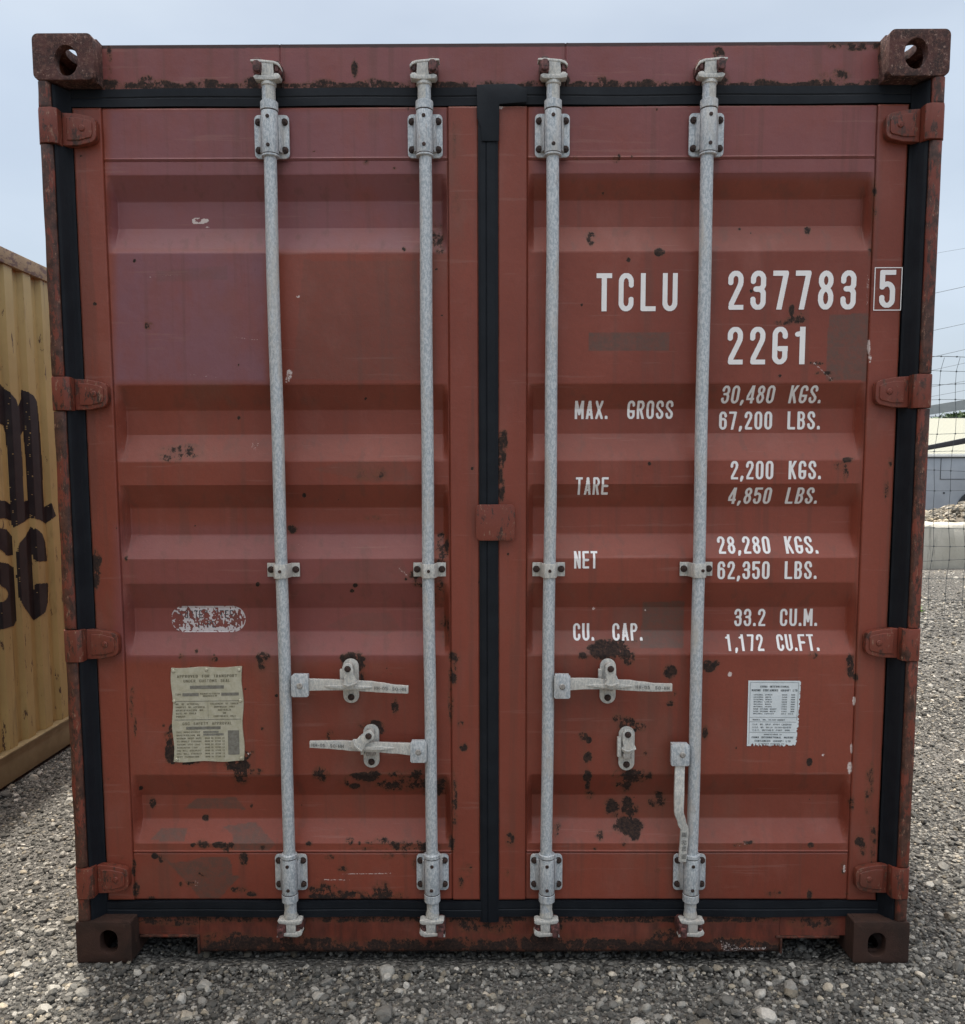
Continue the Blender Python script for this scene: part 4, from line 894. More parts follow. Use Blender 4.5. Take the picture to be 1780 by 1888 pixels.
# ------------------------------------------------------------------ the yellow container on the left
yel = empty('shipping_container', (-2.33, 2.6, -.08))
tag(yel, 'ochre yellow steel container with black painted letters and ribbed side, beside the red one', 'shipping container')
def yellow():
    m = Mat('weathered_ochre_paint')
    c = m.mix(m.step(m.noise(2.2, 4, .6), .35, .65), (.45, .33, .138), (.375, .272, .112))
    c = m.mix(m.step(m.noise(14, 6, .7, (1, 1, .25), 2), .55, .75, 0, .5), c, (.17, .115, .05))
    k = m.noise(26, 7, .75, (1, 1.2, .3), 5); c = m.mix(m.step(k, .60, .635), c, (.075, .04, .025)); c = m.mix(m.step(m.noise(9, 6, .7, (1, 2.5, .12), 8), .56, .70, 0, .45), c, (.14, .085, .04))
    c = m.mix(m.step(m.noise(120, 4, .7), .6, .75, 0, .3), c, (.42, .34, .2))
    m.bump(m.noise(12, 4), .003, .6); return m.done(c, .5, 0, .4)
M['yel'] = yellow()
def yrail():
    m = Mat('rusted_ochre_rail')
    c = m.mix(m.step(m.noise(3, 4), .4, .6), (.36, .24, .13), (.28, .18, .09))
    c = m.mix(m.step(m.noise(22, 7, .75, (1, .5, 1.2)), .50, .58), c, (.13, .065, .045))
    c = m.mix(m.step(m.noise(70, 6, .8, (1, .4, 1.2), 3), .60, .66), c, (.05, .028, .022)); m.bump(m.noise(40, 5), .003, .6)
    return m.done(c, .6)
M['yrail'] = yrail()
M['yblack'] = simple('faded_black_letter_paint', (.008, .009, .012), .42, (.018, .018, .020), 14, spec=.4)
M['ylow'] = simple('dirty_ochre_rail', (.23, .17, .085), .6, (.28, .215, .115), 9, bump=.003)
ofs = Vector(yel.location); YX = -2.33; ZY0 = -.08; ZY1 = ZY0+2.591
def inY(mbx, name, mat, bev=0, **k):
    mbx.v = [(a-ofs.x, b-ofs.y, c-ofs.z) for a, b, c in mbx.v]; return mbx.build(name, mat, yel, bev, **k)
pitch = .172; yref = 1.842-.0
cyc = [(0, 0), (.072, 0), (.088, 1), (.154, 1), (.172, 0)]
yend, ybeg = 2.42, -3.45+.178
ks = range(int((ybeg-yref)/pitch)-1, int((yend-yref)/pitch)+2)
py_ = np.array([yref+k*pitch+c for k in ks for c, d in cyc[:4]]); pd_ = np.array([d*.024 for k in ks for c, d in cyc[:4]])
XS = YX-.012
def ysurf(y): return XS - float(np.interp(y, py_, pd_))
yy = [ybeg]+[q for q in py_ if ybeg < q < yend]+[yend]
zr0, zr1 = ZY0+.16, ZY1-.075
mb = MB(); m_ = len(yy); vs = [(ysurf(y), y, z) for z in (zr0, zr1) for y in yy]
mb.add(vs, [(i, i+1, m_+i+1, m_+i) for i in range(m_-1)]); side = inY(mb, 'side_wall', M['yel'], recalc=False)
def s1(p): return (p[0]/6.293, 700+p[1]/6.293)
def s2(p): return (p[0]/6.293, 920+p[1]/6.293)
MP = [s1(p) for p in ((-140, -60), (-60, 0), (0, 50), (40, 95), (120, 150), (190, 235), (210, 310), (245, 225), (245, 115), (320, 140), (390, 185), (430, 260), (460, 560), (490, 1000), (508, 1480), (600, 1430), (650, 1580), (530, 1670), (460, 1625), (345, 1600), (280, 1650), (150, 1722), (130, 1640), (70, 1610), (0, 1612), (-140, 1560), (-140, 1390), (0, 1400), (70, 1408), (118, 1445), (85, 900), (62, 620), (40, 530), (0, 508), (-140, 420))]
MH = [s1(p) for p in ((238, 650), (268, 590), (300, 950), (325, 1400), (278, 1412), (262, 1000))]
SP1 = [s2(p) for p in ((-140, 330), (0, 338), (75, 352), (130, 420), (150, 600), (150, 650), (70, 656), (50, 620), (0, 580), (-140, 560))]
SP2 = [s2(p) for p in ((-140, 720), (0, 733), (90, 747), (160, 800), (180, 1100), (190, 1410), (160, 1470), (0, 1520), (-140, 1540))]
SH = [s2((95*math.cos(t)*1.0, 1105+92*math.sin(t))) for t in np.linspace(0, 2*math.pi, 24, False)]
CP = [s2(p) for p in ((350, 325), (430, 350), (490, 400), (525, 500), (547, 720), (405, 728), (362, 615), (375, 760), (380, 1000), (388, 1085), (410, 985), (560, 975), (555, 1200), (527, 1315), (393, 1408), (290, 1270), (215, 1130), (190, 900), (190, 620), (230, 510), (300, 430))]
cell = .004; ya, yb_ = V(-60, 900, YX)[0], 2.41; ny_ = int((yb_-ya)/cell); nz_ = int(1.9/cell)
gy, gzz = np.meshgrid(ya+(np.arange(ny_)+.5)*cell, .1+(np.arange(nz_)+.5)*cell, indexing='ij')
Pp = np.stack([XS-np.interp(gy.ravel(), py_, pd_), gy.ravel(), gzz.ravel()], 1); pxx, pyy = PXY(Pp)
msk = (inpoly(pxx, pyy, MP) & ~inpoly(pxx, pyy, MH)) | inpoly(pxx, pyy, SP1) | (inpoly(pxx, pyy, SP2) & ~inpoly(pxx, pyy, SH)) | inpoly(pxx, pyy, CP)
msk = msk.reshape(gy.shape)
# scuffed away along the rib edges
rs = np.random.default_rng(3); sc = .6*np.kron(rs.random((ny_+2, nz_//7+2)), np.ones((1, 7)))[:ny_, :nz_] + .4*rs.random((ny_, nz_))
slope = np.array([abs(np.interp(ya+(i+.5)*cell, py_, pd_)-.012) < .0115 for i in range(ny_)])
msk &= ~((sc > .885) & slope[:, None])
mb = MB()
for j, a, b in runs(msk):
    y0, y1 = ya+j*cell, ya+(j+1)*cell; z0, z1 = .1+a*cell, .1+b*cell
    mb.add([(ysurf(y0)+.0012, y0, z0), (ysurf(y1)+.0012, y1, z0), (ysurf(y1)+.0012, y1, z1), (ysurf(y0)+.0012, y0, z1)], [(0, 1, 2, 3)])
lt = inY(mb, 'lettering', M['yblack'], recalc=False); lt.parent = side
mb = MB(); mb.box(YX-.06, YX-.001, ybeg, yend, ZY1-.076, ZY1-.002); inY(mb, 'top_rail', M['yrail'], .004)
mb = MB(); mb.box(YX-.05, YX-.004, ybeg, yend, ZY0+.006, ZY0+.150); mb.box(YX-.06, YX+.012, ybeg, yend, ZY0+.1505, ZY0+.162); inY(mb, 'bottom_rail', M['ylow'], .004)
for y0 in (2.42, -3.45):
    for z0 in (ZY0, ZY1-.118):
        mb = MB(); mb.plate([(y0+.0, z0), (y0+.178, z0), (y0+.178, z0+.118), (y0+.0, z0+.118)], [oval(y0+.089, z0+.059, .040, .026)], YX-.028, YX, 'X')
        mb.box(YX-.16, YX-.029, y0+.001, y0+.03, z0, z0+.118); mb.box(YX-.16, YX-.029, y0+.148, y0+.177, z0, z0+.118); inY(mb, 'corner_casting', M['cast2'], .004)
    mb = MB(); mb.box(YX-.14, YX-.003, y0+.004, y0+.172, ZY0+.119, ZY1-.119); inY(mb, 'corner_post', M['yel'], .004)
mb = MB(); mb.box(YX-2.43, YX-.07, -3.44, 2.59, ZY1-.06, ZY1-.02); inY(mb, 'roof', M['yel'])
mb = MB(); mb.box(YX-2.43, YX-.15, 2.50, 2.58, ZY0+.02, ZY1-.07); mb.box(YX-2.43, YX-.15, -3.43, -3.35, ZY0+.02, ZY1-.07); inY(mb, 'end_wall', M['yel'])
mb = MB(); mb.box(YX-2.43, YX-2.40, -3.34, 2.49, ZY0+.02, ZY1-.07); inY(mb, 'far_side_wall', M['yel'])

# ------------------------------------------------------------------ ground
def ground_z(x, y):
    l = np.clip((-x-1.35)/1.0, 0, 1); l = l*l*(3-2*l)
    z = -.085*l + .010*np.sin(x*1.7+1)*np.sin(y*1.3) * np.clip((abs(x)-1.3)/2, 0, 1)
    far = np.clip((y-3)/6, 0, 1)
    z = z - .040*np.clip((1.06-abs(x))/.04, 0, 1)*np.clip((y+.035)/.08, 0, 1)*np.clip((6-y)/.1, 0, 1)
    return z + .03*far*np.sin(x*.9)*np.sin(y*.7) - .008
def gravel_mat(name, ground=False):
    m = Mat(name)
    if ground:
        v = m.voro(62, 'F1', 'Color'); vs = m.sep(v)[0]; dist = m.voro(62, 'F1', 'Distance'); v2 = m.voro(150, 'F1', 'Distance')
        c = m.ramp(vs, [(0, (.060, .057, .053)), (.45, (.13, .125, .115)), (.75, (.21, .20, .18)), (1, (.36, .33, .28))])
        c = m.mix(m.step(dist, .35, .75), c, (.030, .028, .025))
        c = m.mix(m.step(m.noise(.45, 4, .6), .42, .62, 0, .6), c, (.19, .18, .165))
        h = m.math('SUBTRACT', 1., m.math('ADD', dist, m.math('MULTIPLY', v2, .35))); m.bump(h, .02, 1.)
        return m.done(c, .85, 0, .25)
    t = m.attr('tone', 'Fac'); h = m.attr('hue', 'Fac')
    g = m.ramp(t, [(0, (.050, .050, .047)), (.33, (.118, .116, .108)), (.60, (.215, .210, .195)), (.84, (.38, .37, .34)), (1, (.56, .54, .50))])
    warm = m.mix(1., g, (1.18, 1.0, .74), 'MULTIPLY'); c = m.mix(h, g, warm)
    n = m.noise(90, 5, .75); c = m.mix(m.step(n, .3, .7, .35, 0), c, (.05, .047, .043)); m.bump(n, .003, .7)
    return m.done(c, .85, 0, .25)
M['ground'] = gravel_mat('gravel_ground', True); M['stone'] = gravel_mat('crushed_stone')
gxs = np.unique(np.concatenate([np.linspace(-60, -5, 24), np.linspace(-5, 9, 141), np.linspace(9, 110, 40)])); gys = np.unique(np.concatenate([np.linspace(-40, -4, 15), np.linspace(-4, 14, 181), np.linspace(14, 300, 50)]))
X, Y = np.meshgrid(gxs, gys); Z = ground_z(X, Y); I = np.arange(X.size).reshape(X.shape)
g = raw('ground', np.stack([X, Y, Z], -1).reshape(-1, 3), np.stack([I[:-1, :-1], I[:-1, 1:], I[1:, 1:], I[1:, :-1]], -1).reshape(-1, 4), M['ground'], None, True)
tag(g, kind='structure')
# stone templates
def ico(sub):
    bm = bmesh.new(); bmesh.ops.create_icosphere(bm, subdivisions=sub, radius=1.0); v = np.array([x.co[:] for x in bm.verts]); f = np.array([[q.index for q in p.verts] for p in bm.faces]); bm.free(); return v, f
def templates(sub, n, jag, seed):
    v, f = ico(sub); r = np.random.default_rng(seed); out = []
    for _ in range(n):
        p = v.copy()
        for k in range(7):      # chop with random planes for angular faces
            d = r.normal(size=3); d /= np.linalg.norm(d); c = r.uniform(.50, .9); s = p@d; o = np.maximum(s-c, 0); p = p - o[:, None]*d*.92
        p = p*(1+r.normal(size=(len(p), 1))*jag); p *= r.uniform(.65, 1.15, 3)*np.array([1, 1, .72]); out.append(p)
    return np.array(out), f
def scatter(name, xy, size, zoff, sub, jag, seed, mat, tone=None, label=None, cat=None, zfun=ground_z, hue=None, parent=None):
    tp, f = templates(sub, 14, jag, seed); r = np.random.default_rng(seed+1); n = len(xy); k = r.integers(0, 14, n); P = tp[k]*size[:, None, None]
    a = r.uniform(0, 6.283, n); b = r.normal(0, .35, n); ca, sa, cb, sb = np.cos(a), np.sin(a), np.cos(b), np.sin(b)
    x, y, z = P[..., 0], P[..., 1], P[..., 2]
    y, z = y*cb[:, None]-z*sb[:, None], y*sb[:, None]+z*cb[:, None]
    x, y = x*ca[:, None]-y*sa[:, None], x*sa[:, None]+y*ca[:, None]
    P = np.stack([x+xy[:, 0, None], y+xy[:, 1, None], z+(zfun(xy[:, 0], xy[:, 1])+zoff)[:, None]], -1); nv = tp.shape[1]
    Fx = (f[None]+(np.arange(n)*nv)[:, None, None]).reshape(-1, 3)
    t = r.beta(1.3, 1.9, n) if tone is None else tone; hu = (r.random(n) < .24)*r.uniform(.2, .6, n)*(t > .4) + .12 if hue is None else hue
    o = raw(name, P.reshape(-1, 3), Fx, mat, parent, False, None, {'tone': ('FLOAT', np.repeat(t, nv)), 'hue': ('FLOAT', np.repeat(hu, nv))})
    return o
def region(n, x0, x1, y0, y1, seed): r = np.random.default_rng(seed); return np.stack([r.uniform(x0, x1, n), r.uniform(y0, y1, n)], 1)
def keep_out(p, s=.0):
    inside = (abs(p[:, 0]) < 1.235+s) & (p[:, 1] > -.006-s) & (p[:, 1] < 6.2); under = (abs(p[:, 0]) < 1.05) & (p[:, 1] > .10) & (p[:, 1] < .6)
    cast = (abs(p[:, 0]) > 1.04) & inside; yl = (p[:, 0] < -2.335+.0) & (p[:, 0] > -4.8) & (p[:, 1] < 2.62)
    frontlip = (p[:, 1] < .055) & (abs(p[:, 0]) < 1.05-s)
    return ((~inside) | under | frontlip) & ~cast & ~yl
small = np.concatenate([region(56000, -2.4, 2.3, -.75, .2, 1), region(3500, -1.05, 1.05, .05, .5, 9), region(27000, -2.5, -1.2, .2, 3.0, 2), region(36000, 1.2, 3.0, .2, 3.2, 3), region(18000, 2.0, 6.0, 3.0, 7.0, 4), region(30000, -2.6, 3.2, -2.2, -.75, 5), region(9000, 1.24, 2.2, 3.0, 6.5, 6)])
small = small[keep_out(small)]; r = np.random.default_rng(21)
sz = np.clip(r.lognormal(math.log(.0056), .45, len(small)), .0028, .019); far = (small[:, 1] > 2.9) | (small[:, 1] < -.75); sz[far] *= 1.7
zo = r.uniform(-.2, .55, len(small))*sz
gr_ = scatter('gravel_stones', small, sz, zo, 1, .05, 31, M['stone']); tag(gr_, 'loose grey crushed gravel covering the yard', 'gravel', kind='stuff')
bigp = np.concatenate([region(560, -2.4, 2.3, -.75, .05, 41), region(300, -2.4, -1.2, .05, 3.0, 42), region(480, 1.3, 3.2, .05, 4., 43), region(2600, 2.4, 8.5, 3.5, 10.0, 44)])
bigp = bigp[keep_out(bigp, .02)]; bigp = bigp[~((abs(bigp[:, 0]) < 1.25) & (bigp[:, 1] > -.055) & (bigp[:, 1] < .5))]; sz = np.clip(r.lognormal(math.log(.0138), .36, len(bigp)), .009, .033)
zo = r.uniform(.0, .5, len(bigp))*sz
gb = scatter('pale_stones', bigp, sz, zo, 2, .045, 51, M['stone'], tone=r.beta(2.8, 1.5, len(bigp))); tag(gb, 'larger pale stones scattered through the gravel', 'stones', kind='stuff')

# ------------------------------------------------------------------ right-hand background
# wire mesh fence
fn = empty('wire_fence', (3.2, 5.5, 0)); tag(fn, 'thin square wire mesh fence standing in front of the concrete block', 'fence')
M['wire'] = simple('dull_galvanised_wire', (.055, .07, .08), .5, (.10, .11, .11), 30, .4)
FY = 5.52
def tube(mb, pts, r, k=5):
    n = len(pts); vs = []; fs = []
    for i, p in enumerate(pts):
        p = Vector(p); t = (Vector(pts[min(n-1, i+1)])-Vector(pts[max(0, i-1)])).normalized(); a = t.orthogonal().normalized(); b = t.cross(a)
        if i and a.dot(pa) < 0: a = -a; b = -b
        pa = a
        for q in range(k): th = 2*math.pi*q/k; vs.append(tuple(p+a*r*math.cos(th)+b*r*math.sin(th)))
    for i in range(n-1):
        for q in range(k): fs.append((i*k+q, i*k+(q+1) % k, (i+1)*k+(q+1) % k, (i+1)*k+q))
    mb.add(vs, fs, 0, True)
mb = MB(); Xf = np.arange(3.2, 9.4, .152); fz = [U(1745, y, FY)[1] for y in (659, 683, 708, 738.5, 768.5, 798.5, 833.5, 868, 903, 939, 975, 1006, 1033, 1068, 1105, 1140)]
jx = lambda x, z: .012*math.sin(x*7+z*5)+.008*math.sin(z*11+x*3)
for i, z in enumerate(fz): tube(mb, [(x-3.2+0*z, FY-5.5+.01*math.sin(x*3), z+.010*math.sin(x*5+i*1.9)) for x in np.arange(3.2, 9.3, .152)], .0022 if i else .0028)
for x in Xf:
    tube(mb, [(x-3.2+jx(x, z) + (.03 if i == 0 else 0), FY-5.5+.004, z) for i, z in enumerate(fz)], .0021)
    for z in fz[::1]: mb.box(x-3.2+jx(x, z)-.0045, x-3.2+jx(x, z)+.0045, FY-5.5-.003, FY-5.5+.010, z-.006+.010*math.sin(x*5+fz.index(z)*1.9), z+.006+.010*math.sin(x*5+fz.index(z)*1.9))
mb.build('wire_mesh', M['wire'], fn)
for x in (3.25, 6.9, 9.3): MB().rev([(.03, -.3), (.03, 2.55), (.02, 2.57)], (x-3.2, .05), 'Z', 12).build('fence_post', M['galvdark'], fn)
# concrete barrier block
def conc():
    m = Mat('stained_concrete')
    c = m.mix(m.step(m.noise(1.6, 5, .6), .35, .65), (.50, .475, .41), (.40, .38, .32))
    c = m.mix(m.step(m.noise(5, 6, .7, (2.5, 2.5, .3), 3), .5, .72, 0, .6), c, (.15, .15, .13)); c = m.mix(m.step(m.noise(60, 4, .7), .6, .75, 0, .4), c, (.4, .38, .33))
    m.bump(m.noise(25, 6, .7), .012, .7); return m.done(c, .85, 0, .2)
M['conc'] = conc(); M['sand'] = simple('pale_crushed_sand', (.44, .41, .35), .9, (.34, .31, .26), 30, bump=.02)
BYc = 10.2; bx0, bzb = U(1697, 1043, BYc); bzt = U(1740, 966, BYc)[1]
mb = MB(); n = 24; vs = []; prof = [(0, bzb-.06), (-.01, bzb+.03), (.0, bzt-.05), (.035, bzt), (.55, bzt), (.58, bzb-.06)]
rr = np.random.default_rng(2)
for i in range(n+1):
    x = bx0+i*2.6/n
    for k, (y, z) in enumerate(prof): vs.append((x+.012*rr.normal(), BYc+y+.006*rr.normal()-i*.010, z+.010*rr.normal()*(k > 1)))
k = len(prof); fs = [(i*k+j, i*k+j+1, (i+1)*k+j+1, (i+1)*k+j) for i in range(n) for j in range(k-1)] + [tuple(range(k)), tuple(range(n*k, n*k+k))]
mb.add(vs, fs); blk = mb.build('concrete_block', M['conc'], None, .008); tag(blk, 'low grey stained concrete block holding back a heap of stones', 'concrete block')
# heap of stones behind it
def heap_z(x, y):
    px_, _ = PXY(np.stack([x, y, 0*x], 1)); base = .58+.28*np.clip((px_-1690)/95, -.5, 3)
    return base*np.clip((y-10.72)/1.2+.75, .6, 1)*1.0 - .25*np.clip(y-13.2, 0, 9) + .03*np.sin(x*5)*np.sin(y*4)
hx = np.linspace(6.0, 12.5, 66); hy = np.linspace(10.75, 16, 44); X, Y = np.meshgrid(hx, hy); Z = heap_z(X.ravel(), Y.ravel()); P = np.stack([X.ravel(), Y.ravel(), np.maximum(Z, -.2)], 1); I = np.arange(X.size).reshape(X.shape)
pile_base = P.copy(); pile_f = np.stack([I[:-1, :-1], I[:-1, 1:], I[1:, 1:], I[1:, :-1]], -1).reshape(-1, 4)
M['heapbase'] = simple('dark_base_between_stones', (.09, .075, .06), .95, (.15, .13, .10), 20, bump=.02)  # dark base mound, colours the gaps between the heap stones
hp = raw('stone_heap', P, pile_f, M['heapbase'], None, True); tag(hp, 'sloping heap of brown and cream stones behind the concrete block', 'stone heap', kind='stuff')
q_ = region(5200, 6.6, 11.6, 10.8, 14.4, 61); sz = np.clip(r.lognormal(math.log(.046), .32, len(q_)), .024, .09)
M['cobble'] = gravel_mat('heap_stone')
st = scatter('heap_stones', q_, sz, sz*.3, 1, .05, 71, M['cobble'], tone=r.beta(1.9, 1.7, len(q_)), zfun=heap_z, parent=hp, hue=r.uniform(.2, 1, len(q_)))
st['kind'] = 'stuff'
sx_, sz_ = U(1700, 950, 10.6); mb = MB()
# van behind the heap
VY = 17.5; van = empty('van', (U(1820, 900, VY)[0], VY, 0)); tag(van, 'pale grey van with flat side parked behind the stone heap', 'van')
M['vanp'] = simple('pale_grey_vehicle_paint', (.30, .33, .37), .35, (.34, .37, .41), 2, spec=.5); M['vtrim'] = simple('dark_trim', (.03, .035, .04), .5); M['vroof'] = simple('white_vehicle_roof', (.55, .56, .55), .4)
M['tyre'] = simple('tyre_rubber', (.012, .012, .013), .8); M['glass'] = simple('dark_window_glass', (.02, .025, .03), .08, spec=.6)
vx0 = U(1640, 880, VY)[0]; vx1 = vx0+5.2; vzt = U(1740, 843, VY)[1]; ww = U(1790, 905, VY)
a0 = U(1802, 905, VY)[0]; ar = .42; wz = .34; AZ = U(1790, 907, VY)[1]-.42
def vrel(mbx, name, mat, bev=0): mbx.v = [(a-van.location.x, b-van.location.y, c) for a, b, c in mbx.v]; return mbx.build(name, mat, van, bev)
arch = [(a0+ar*math.cos(t), AZ+ar*math.sin(t)) for t in np.linspace(math.pi, 0, 17)]
zlow = .35
mb = MB(); mb.plate([(vx0, zlow), (a0-ar, zlow)] + arch + [(a0+ar, zlow), (vx1, zlow), (vx1, vzt), (vx0, vzt)], [], VY, VY+.06)
mb.box(vx0, vx1, VY+.061, VY+1.9, vzt-.06, vzt-.003); mb.box(vx0, vx0+.06, VY+.061, VY+1.9, zlow, vzt-.061); mb.box(vx1-.06, vx1, VY+.061, VY+1.9, zlow, vzt-.061); mb.box(vx0+.061, vx1-.061, VY+.6, VY+1.85, zlow, vzt-.061)
vb = vrel(mb, 'body', M['vanp'], .01)
mb = MB(); mb.box(vx0-.02, vx1+.02, VY-.05, VY+1.95, vzt+.003, vzt+.05); mb.box(vx0-.0, vx1, VY-.02, VY+1.9, vzt+.0505, vzt+.07); vrel(mb, 'roof', M['vroof'], .012)
dx0, dz1 = U(1735.5, 845, VY-.01); _, dz0 = U(1736, 884, VY-.01); mb = MB(); t = .012
mb.box(dx0, dx0+t, VY-.008, VY-.0005, dz0, dz1); mb.box(dx0+t, dx0+2.2, VY-.008, VY-.0005, dz0, dz0+t); mb.box(dx0+2.2, dx0+2.2+t, VY-.008, VY-.0005, dz0, dz1)
x_, z_ = U(1741, 909, VY-.01); mb.box(x_-.02, x_+.02, VY-.010, VY-.0005, z_-.02, z_+.02); mb.box(vx0, vx1, VY-.012, VY-.0005, vzt-.022, vzt-.004); vrel(mb, 'side_trim', M['vtrim'])
mb = MB(); n = 18; P = []
mb.plate([(a0+(ar+.05)*math.cos(t), AZ+(ar+.05)*math.sin(t)) for t in np.linspace(math.pi, 0, 17)] + [(a0+(ar-.02)*math.cos(t), AZ+(ar-.02)*math.sin(t)) for t in np.linspace(0, math.pi, 17)], [], VY-.03, VY-.0008); vrel(mb, 'wheel_arch', M['vtrim'])
for wx in (a0, a0+2.6):
    mb = MB(); mb.rev([(.2, VY+.10), (.33, VY+.09), (.36, VY+.12), (.36, VY+.26), (.33, VY+.29), (.2, VY+.28)], (wx, .36), 'Y', 28); wh_ = vrel(mb, 'wheel', M['tyre'])
    mb = MB(); mb.rev([(.195, VY+.11), (.18, VY+.095), (.06, VY+.10)], (wx, .36), 'Y', 20); o = vrel(mb, 'rim', M['vroof']); o.parent = wh_
# cream ribbed roof shed and grey shed behind
shed = empty('shed', (17, 30, 0)); tag(shed, 'shed with cream ribbed metal roof behind the pale van', 'shed')
m = Mat('cream_ribbed_roofing'); wv = m.new('ShaderNodeTexWave'); wv.inputs['Scale'].default_value = 1.6; wv.bands_direction = 'X'; mpw = m.new('ShaderNodeMapping'); mpw.inputs['Rotation'].default_value = (0, 0, -.28); m.ln(m.tc, mpw.inputs[0]); m.ln(mpw.outputs[0], wv.inputs[0])
c = m.mix(m.step(wv.outputs[0], .45, .9, 0, .8), (.27, .27, .21), (.19, .19, .15)); m.bump(wv.outputs[0], .03, .6); M['cream'] = m.done(c, .5)
M['shedw'] = simple('pale_shed_wall', (.42, .43, .40), .7, (.36, .37, .35), 3); M['shedg'] = simple('grey_fascia_metal', (.27, .29, .29), .5, (.31, .33, .33), 2)
SY = 30.; xa, zl = U(1600, 836, SY); zt_ = U(1740, 766, SY+5)[1]
xa = 10.; mb = MB(); n = 40; L = 26
vs = []; 
for i in range(n+1):
    x = xa+L*i/n; vs += [(x+3.0-17, 7.0, zt_), (x-17, 0, zl-.1)]      # ribs run obliquely down the slope
mb.add(vs, [(2*i, 2*i+1, 2*i+3, 2*i+2) for i in range(n)]); b = len(mb.v)
vs2 = [(p[0], p[1], p[2]-.08) for p in vs]; mb.add(vs2, [(2*i+2, 2*i+3, 2*i+1, 2*i) for i in range(n)]); mb.build('roof', M['cream'], shed)
MB().box(xa+.3-17, xa+L-17, .4, 6.4, -.2, zl-.12).build('wall', M['shedw'], shed)
MB().box(xa-17, xa+L-17, -.12, -.005, zl-.26, zl-.02).build('gutter', M['shedg'], shed, .02)
big = empty('warehouse', (30, 48, 0)); tag(big, 'long grey warehouse with a plain metal fascia, farthest building behind the cream roof', 'building')
GY = 48.; p0, p1 = U(1700, 750, GY), U(1780, 737, GY); q0, q1 = U(1700, 767, GY), U(1780, 755, GY); ex = 1.0
def lerp(a, b, t): return (a[0]+(b[0]-a[0])*t, a[1]+(b[1]-a[1])*t)
fa = [lerp(p0, p1, -3), lerp(p0, p1, 0), lerp(p0, p1, .5), (lerp(p0, p1, 1)[0], p1[1]+.0), (p1[0]+4, p1[1]+.30), (p1[0]+10, p1[1]+.35), (p1[0]+10, q1[1]+.05), (p1[0]+4, q1[1]+.05), q1, lerp(q0, q1, .5), q0, lerp(q0, q1, -3)]
mb = MB(); mb.plate([(x-30, z) for x, z in fa], [], 0, .5); mb.build('fascia', M['shedg'], big)
mb = MB(); mb.box(fa[0][0]-30, fa[5][0]-30, .9, 9, -.2, 3.2); mb.build('wall', M['shedw'], big)
# tree line between the two sheds
M['leaf'] = simple('dark_green_leaves', (.035, .065, .022), .6, (.06, .10, .03), 30)
hd = empty('tree', (U(1775, 760, 40)[0]+1.5, 40, 0)); tag(hd, 'dark green treetop showing between the cream roof and the grey warehouse', 'tree')
xh = hd.location.x; zh = U(1775, 760, 40)[1]; c = np.random.default_rng(8); n = 5200
t = c.uniform(-2.35, 5, n); P0 = np.stack([t, c.normal(0, .6, n), zh-.15-abs(c.normal(0, .5, n))+.10*np.sin(t*3)+.14*c.normal(0, 1, n)], 1)
P0[:, 2] = np.minimum(P0[:, 2], zh+.05*np.sin(t*1.3)+.03*t.clip(-2, 2))
d1 = c.normal(size=(n, 3))*.07; d2 = c.normal(size=(n, 3))*.07; Vv = np.stack([P0-d1, P0+d2, P0+d1, P0-d2], 1).reshape(-1, 3)
raw('crown', Vv, np.arange(4*n).reshape(-1, 4), M['leaf'], hd)
M['bark'] = simple('bark', (.07, .05, .035), .9); MB().rev([(.18, -.2), (.12, 1.8), (.07, zh-.5)], (.5, 0), 'Z', 10).build('trunk', M['bark'], hd)
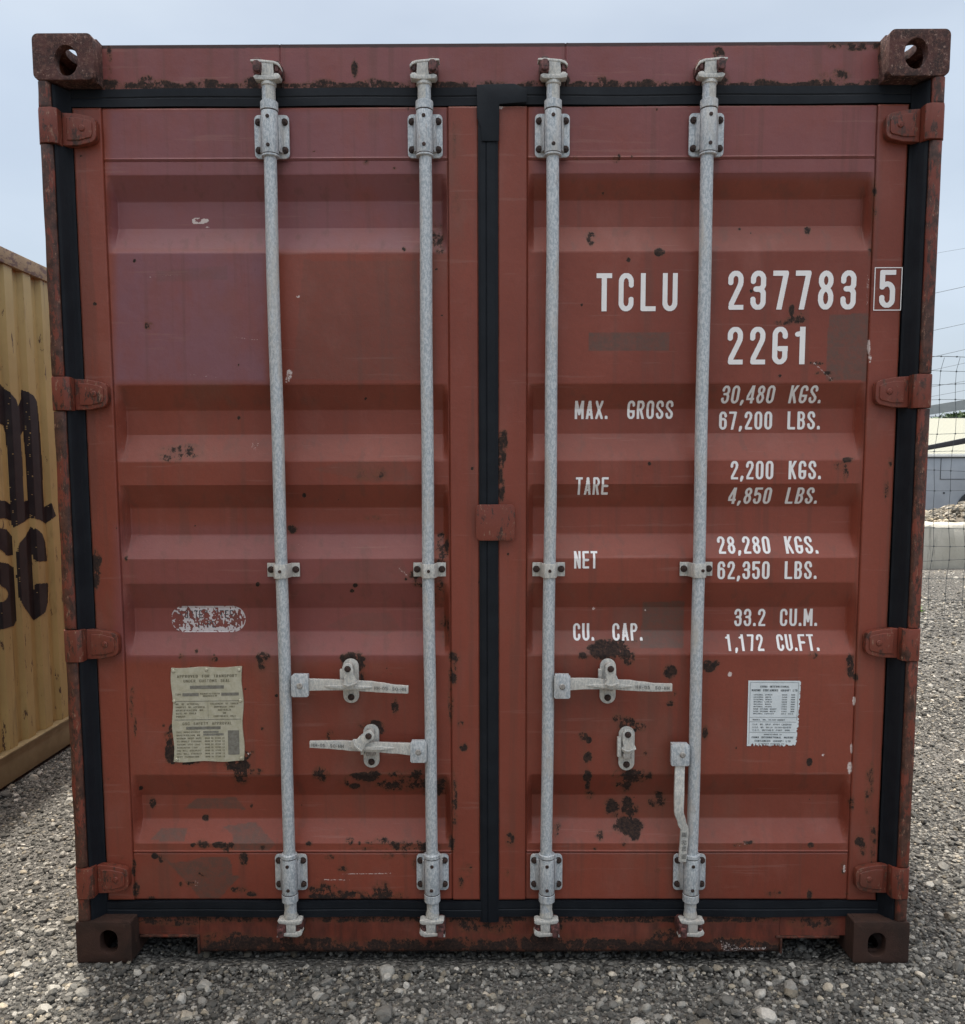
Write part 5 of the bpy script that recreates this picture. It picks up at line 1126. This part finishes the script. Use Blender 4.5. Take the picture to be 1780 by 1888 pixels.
# dark boom in front of the roof
bm_ = empty('boom_arm', (0, 22, 0)); mb = MB(); bp = [U(1640, 841.5, 22), U(1707, 826.5, 22), U(1780, 813, 22), U(1900, 788, 22), U(2050, 757, 22)]
mb.bar([(x, z, 0, .045+.018*i) for i, (x, z) in enumerate(bp)], .14); M['boom'] = simple('dark_painted_steel', (.022, .020, .024), .5, (.04, .035, .035), 8)
o = mb.build('arm', M['boom'], bm_, .01); tag(bm_, 'thin dark steel boom rising to the right above the van', 'boom arm')
mb = MB(); x, z = bp[-1]; mb.box(x-.2, x+.25, -.05, .25, -.2, z+.1); mb.build('mast', M['boom'], bm_, .01)
# overhead lines
M['cable'] = simple('grey_cable', (.16, .18, .20), .7)
for i, (a, b, r0, lb) in enumerate((((1690, 473), (1790, 456), .007, 'faintest overhead cable, highest in the strip of sky'), ((1690, 548), (1790, 526), .013, 'second highest overhead cable, running clear above the fence'), ((1690, 616), (1790, 594.5), .012, 'overhead cable third from the top, clear above the fence'), ((1690, 665), (1790, 642), .012, 'overhead cable just above the top wire of the fence'),
        ((1690, 689), (1790, 667), .010, 'overhead cable crossing the first row of fence squares'), ((1690, 718), (1790, 701), .010, 'overhead cable crossing the second row of fence squares'), ((1690, 736), (1790, 718), .010, 'lowest overhead cable just above the grey warehouse'))):
    D = 42; p = U(*a, D); q = U(*b, D); pts = []
    for k in range(25):
        t = -9+18*k/24+0.; x = p[0]+(q[0]-p[0])*t; z = p[1]+(q[1]-p[1])*t + .006*(t-.5)**2; pts.append((x, 0, z))
    mb = MB(); tube(mb, pts, r0); o = mb.build('overhead_cable', M['cable']); o.location = (0, D, 0); tag(o, lb, 'cable', 'overhead cables in the sky')
# small weed by the right of the container
M['weed'] = simple('fresh_green_leaf', (.10, .20, .035), .55, (.16, .28, .06), 60)
wx, wz_ = 0, 0; wd = empty('weed_plant', (4.34, 6.2, ground_z(4.34, 6.2)-.005)); tag(wd, 'small bright green weed growing in the gravel by the red container', 'plant')
c = np.random.default_rng(4); mb = MB()
for k in range(46):
    a = c.uniform(0, 6.28); L = c.uniform(.03, .11); h = c.uniform(.015, .07); w_ = L*.22; ca, sa = math.cos(a), math.sin(a)
    mb.add([(0, 0, 0), (ca*L*.5-sa*w_, sa*L*.5+ca*w_, h), (ca*L, sa*L, h*.75), (ca*L*.5+sa*w_, sa*L*.5-ca*w_, h)], [(0, 1, 2, 3)])
mb.build('leaves', M['weed'], wd, recalc=False)
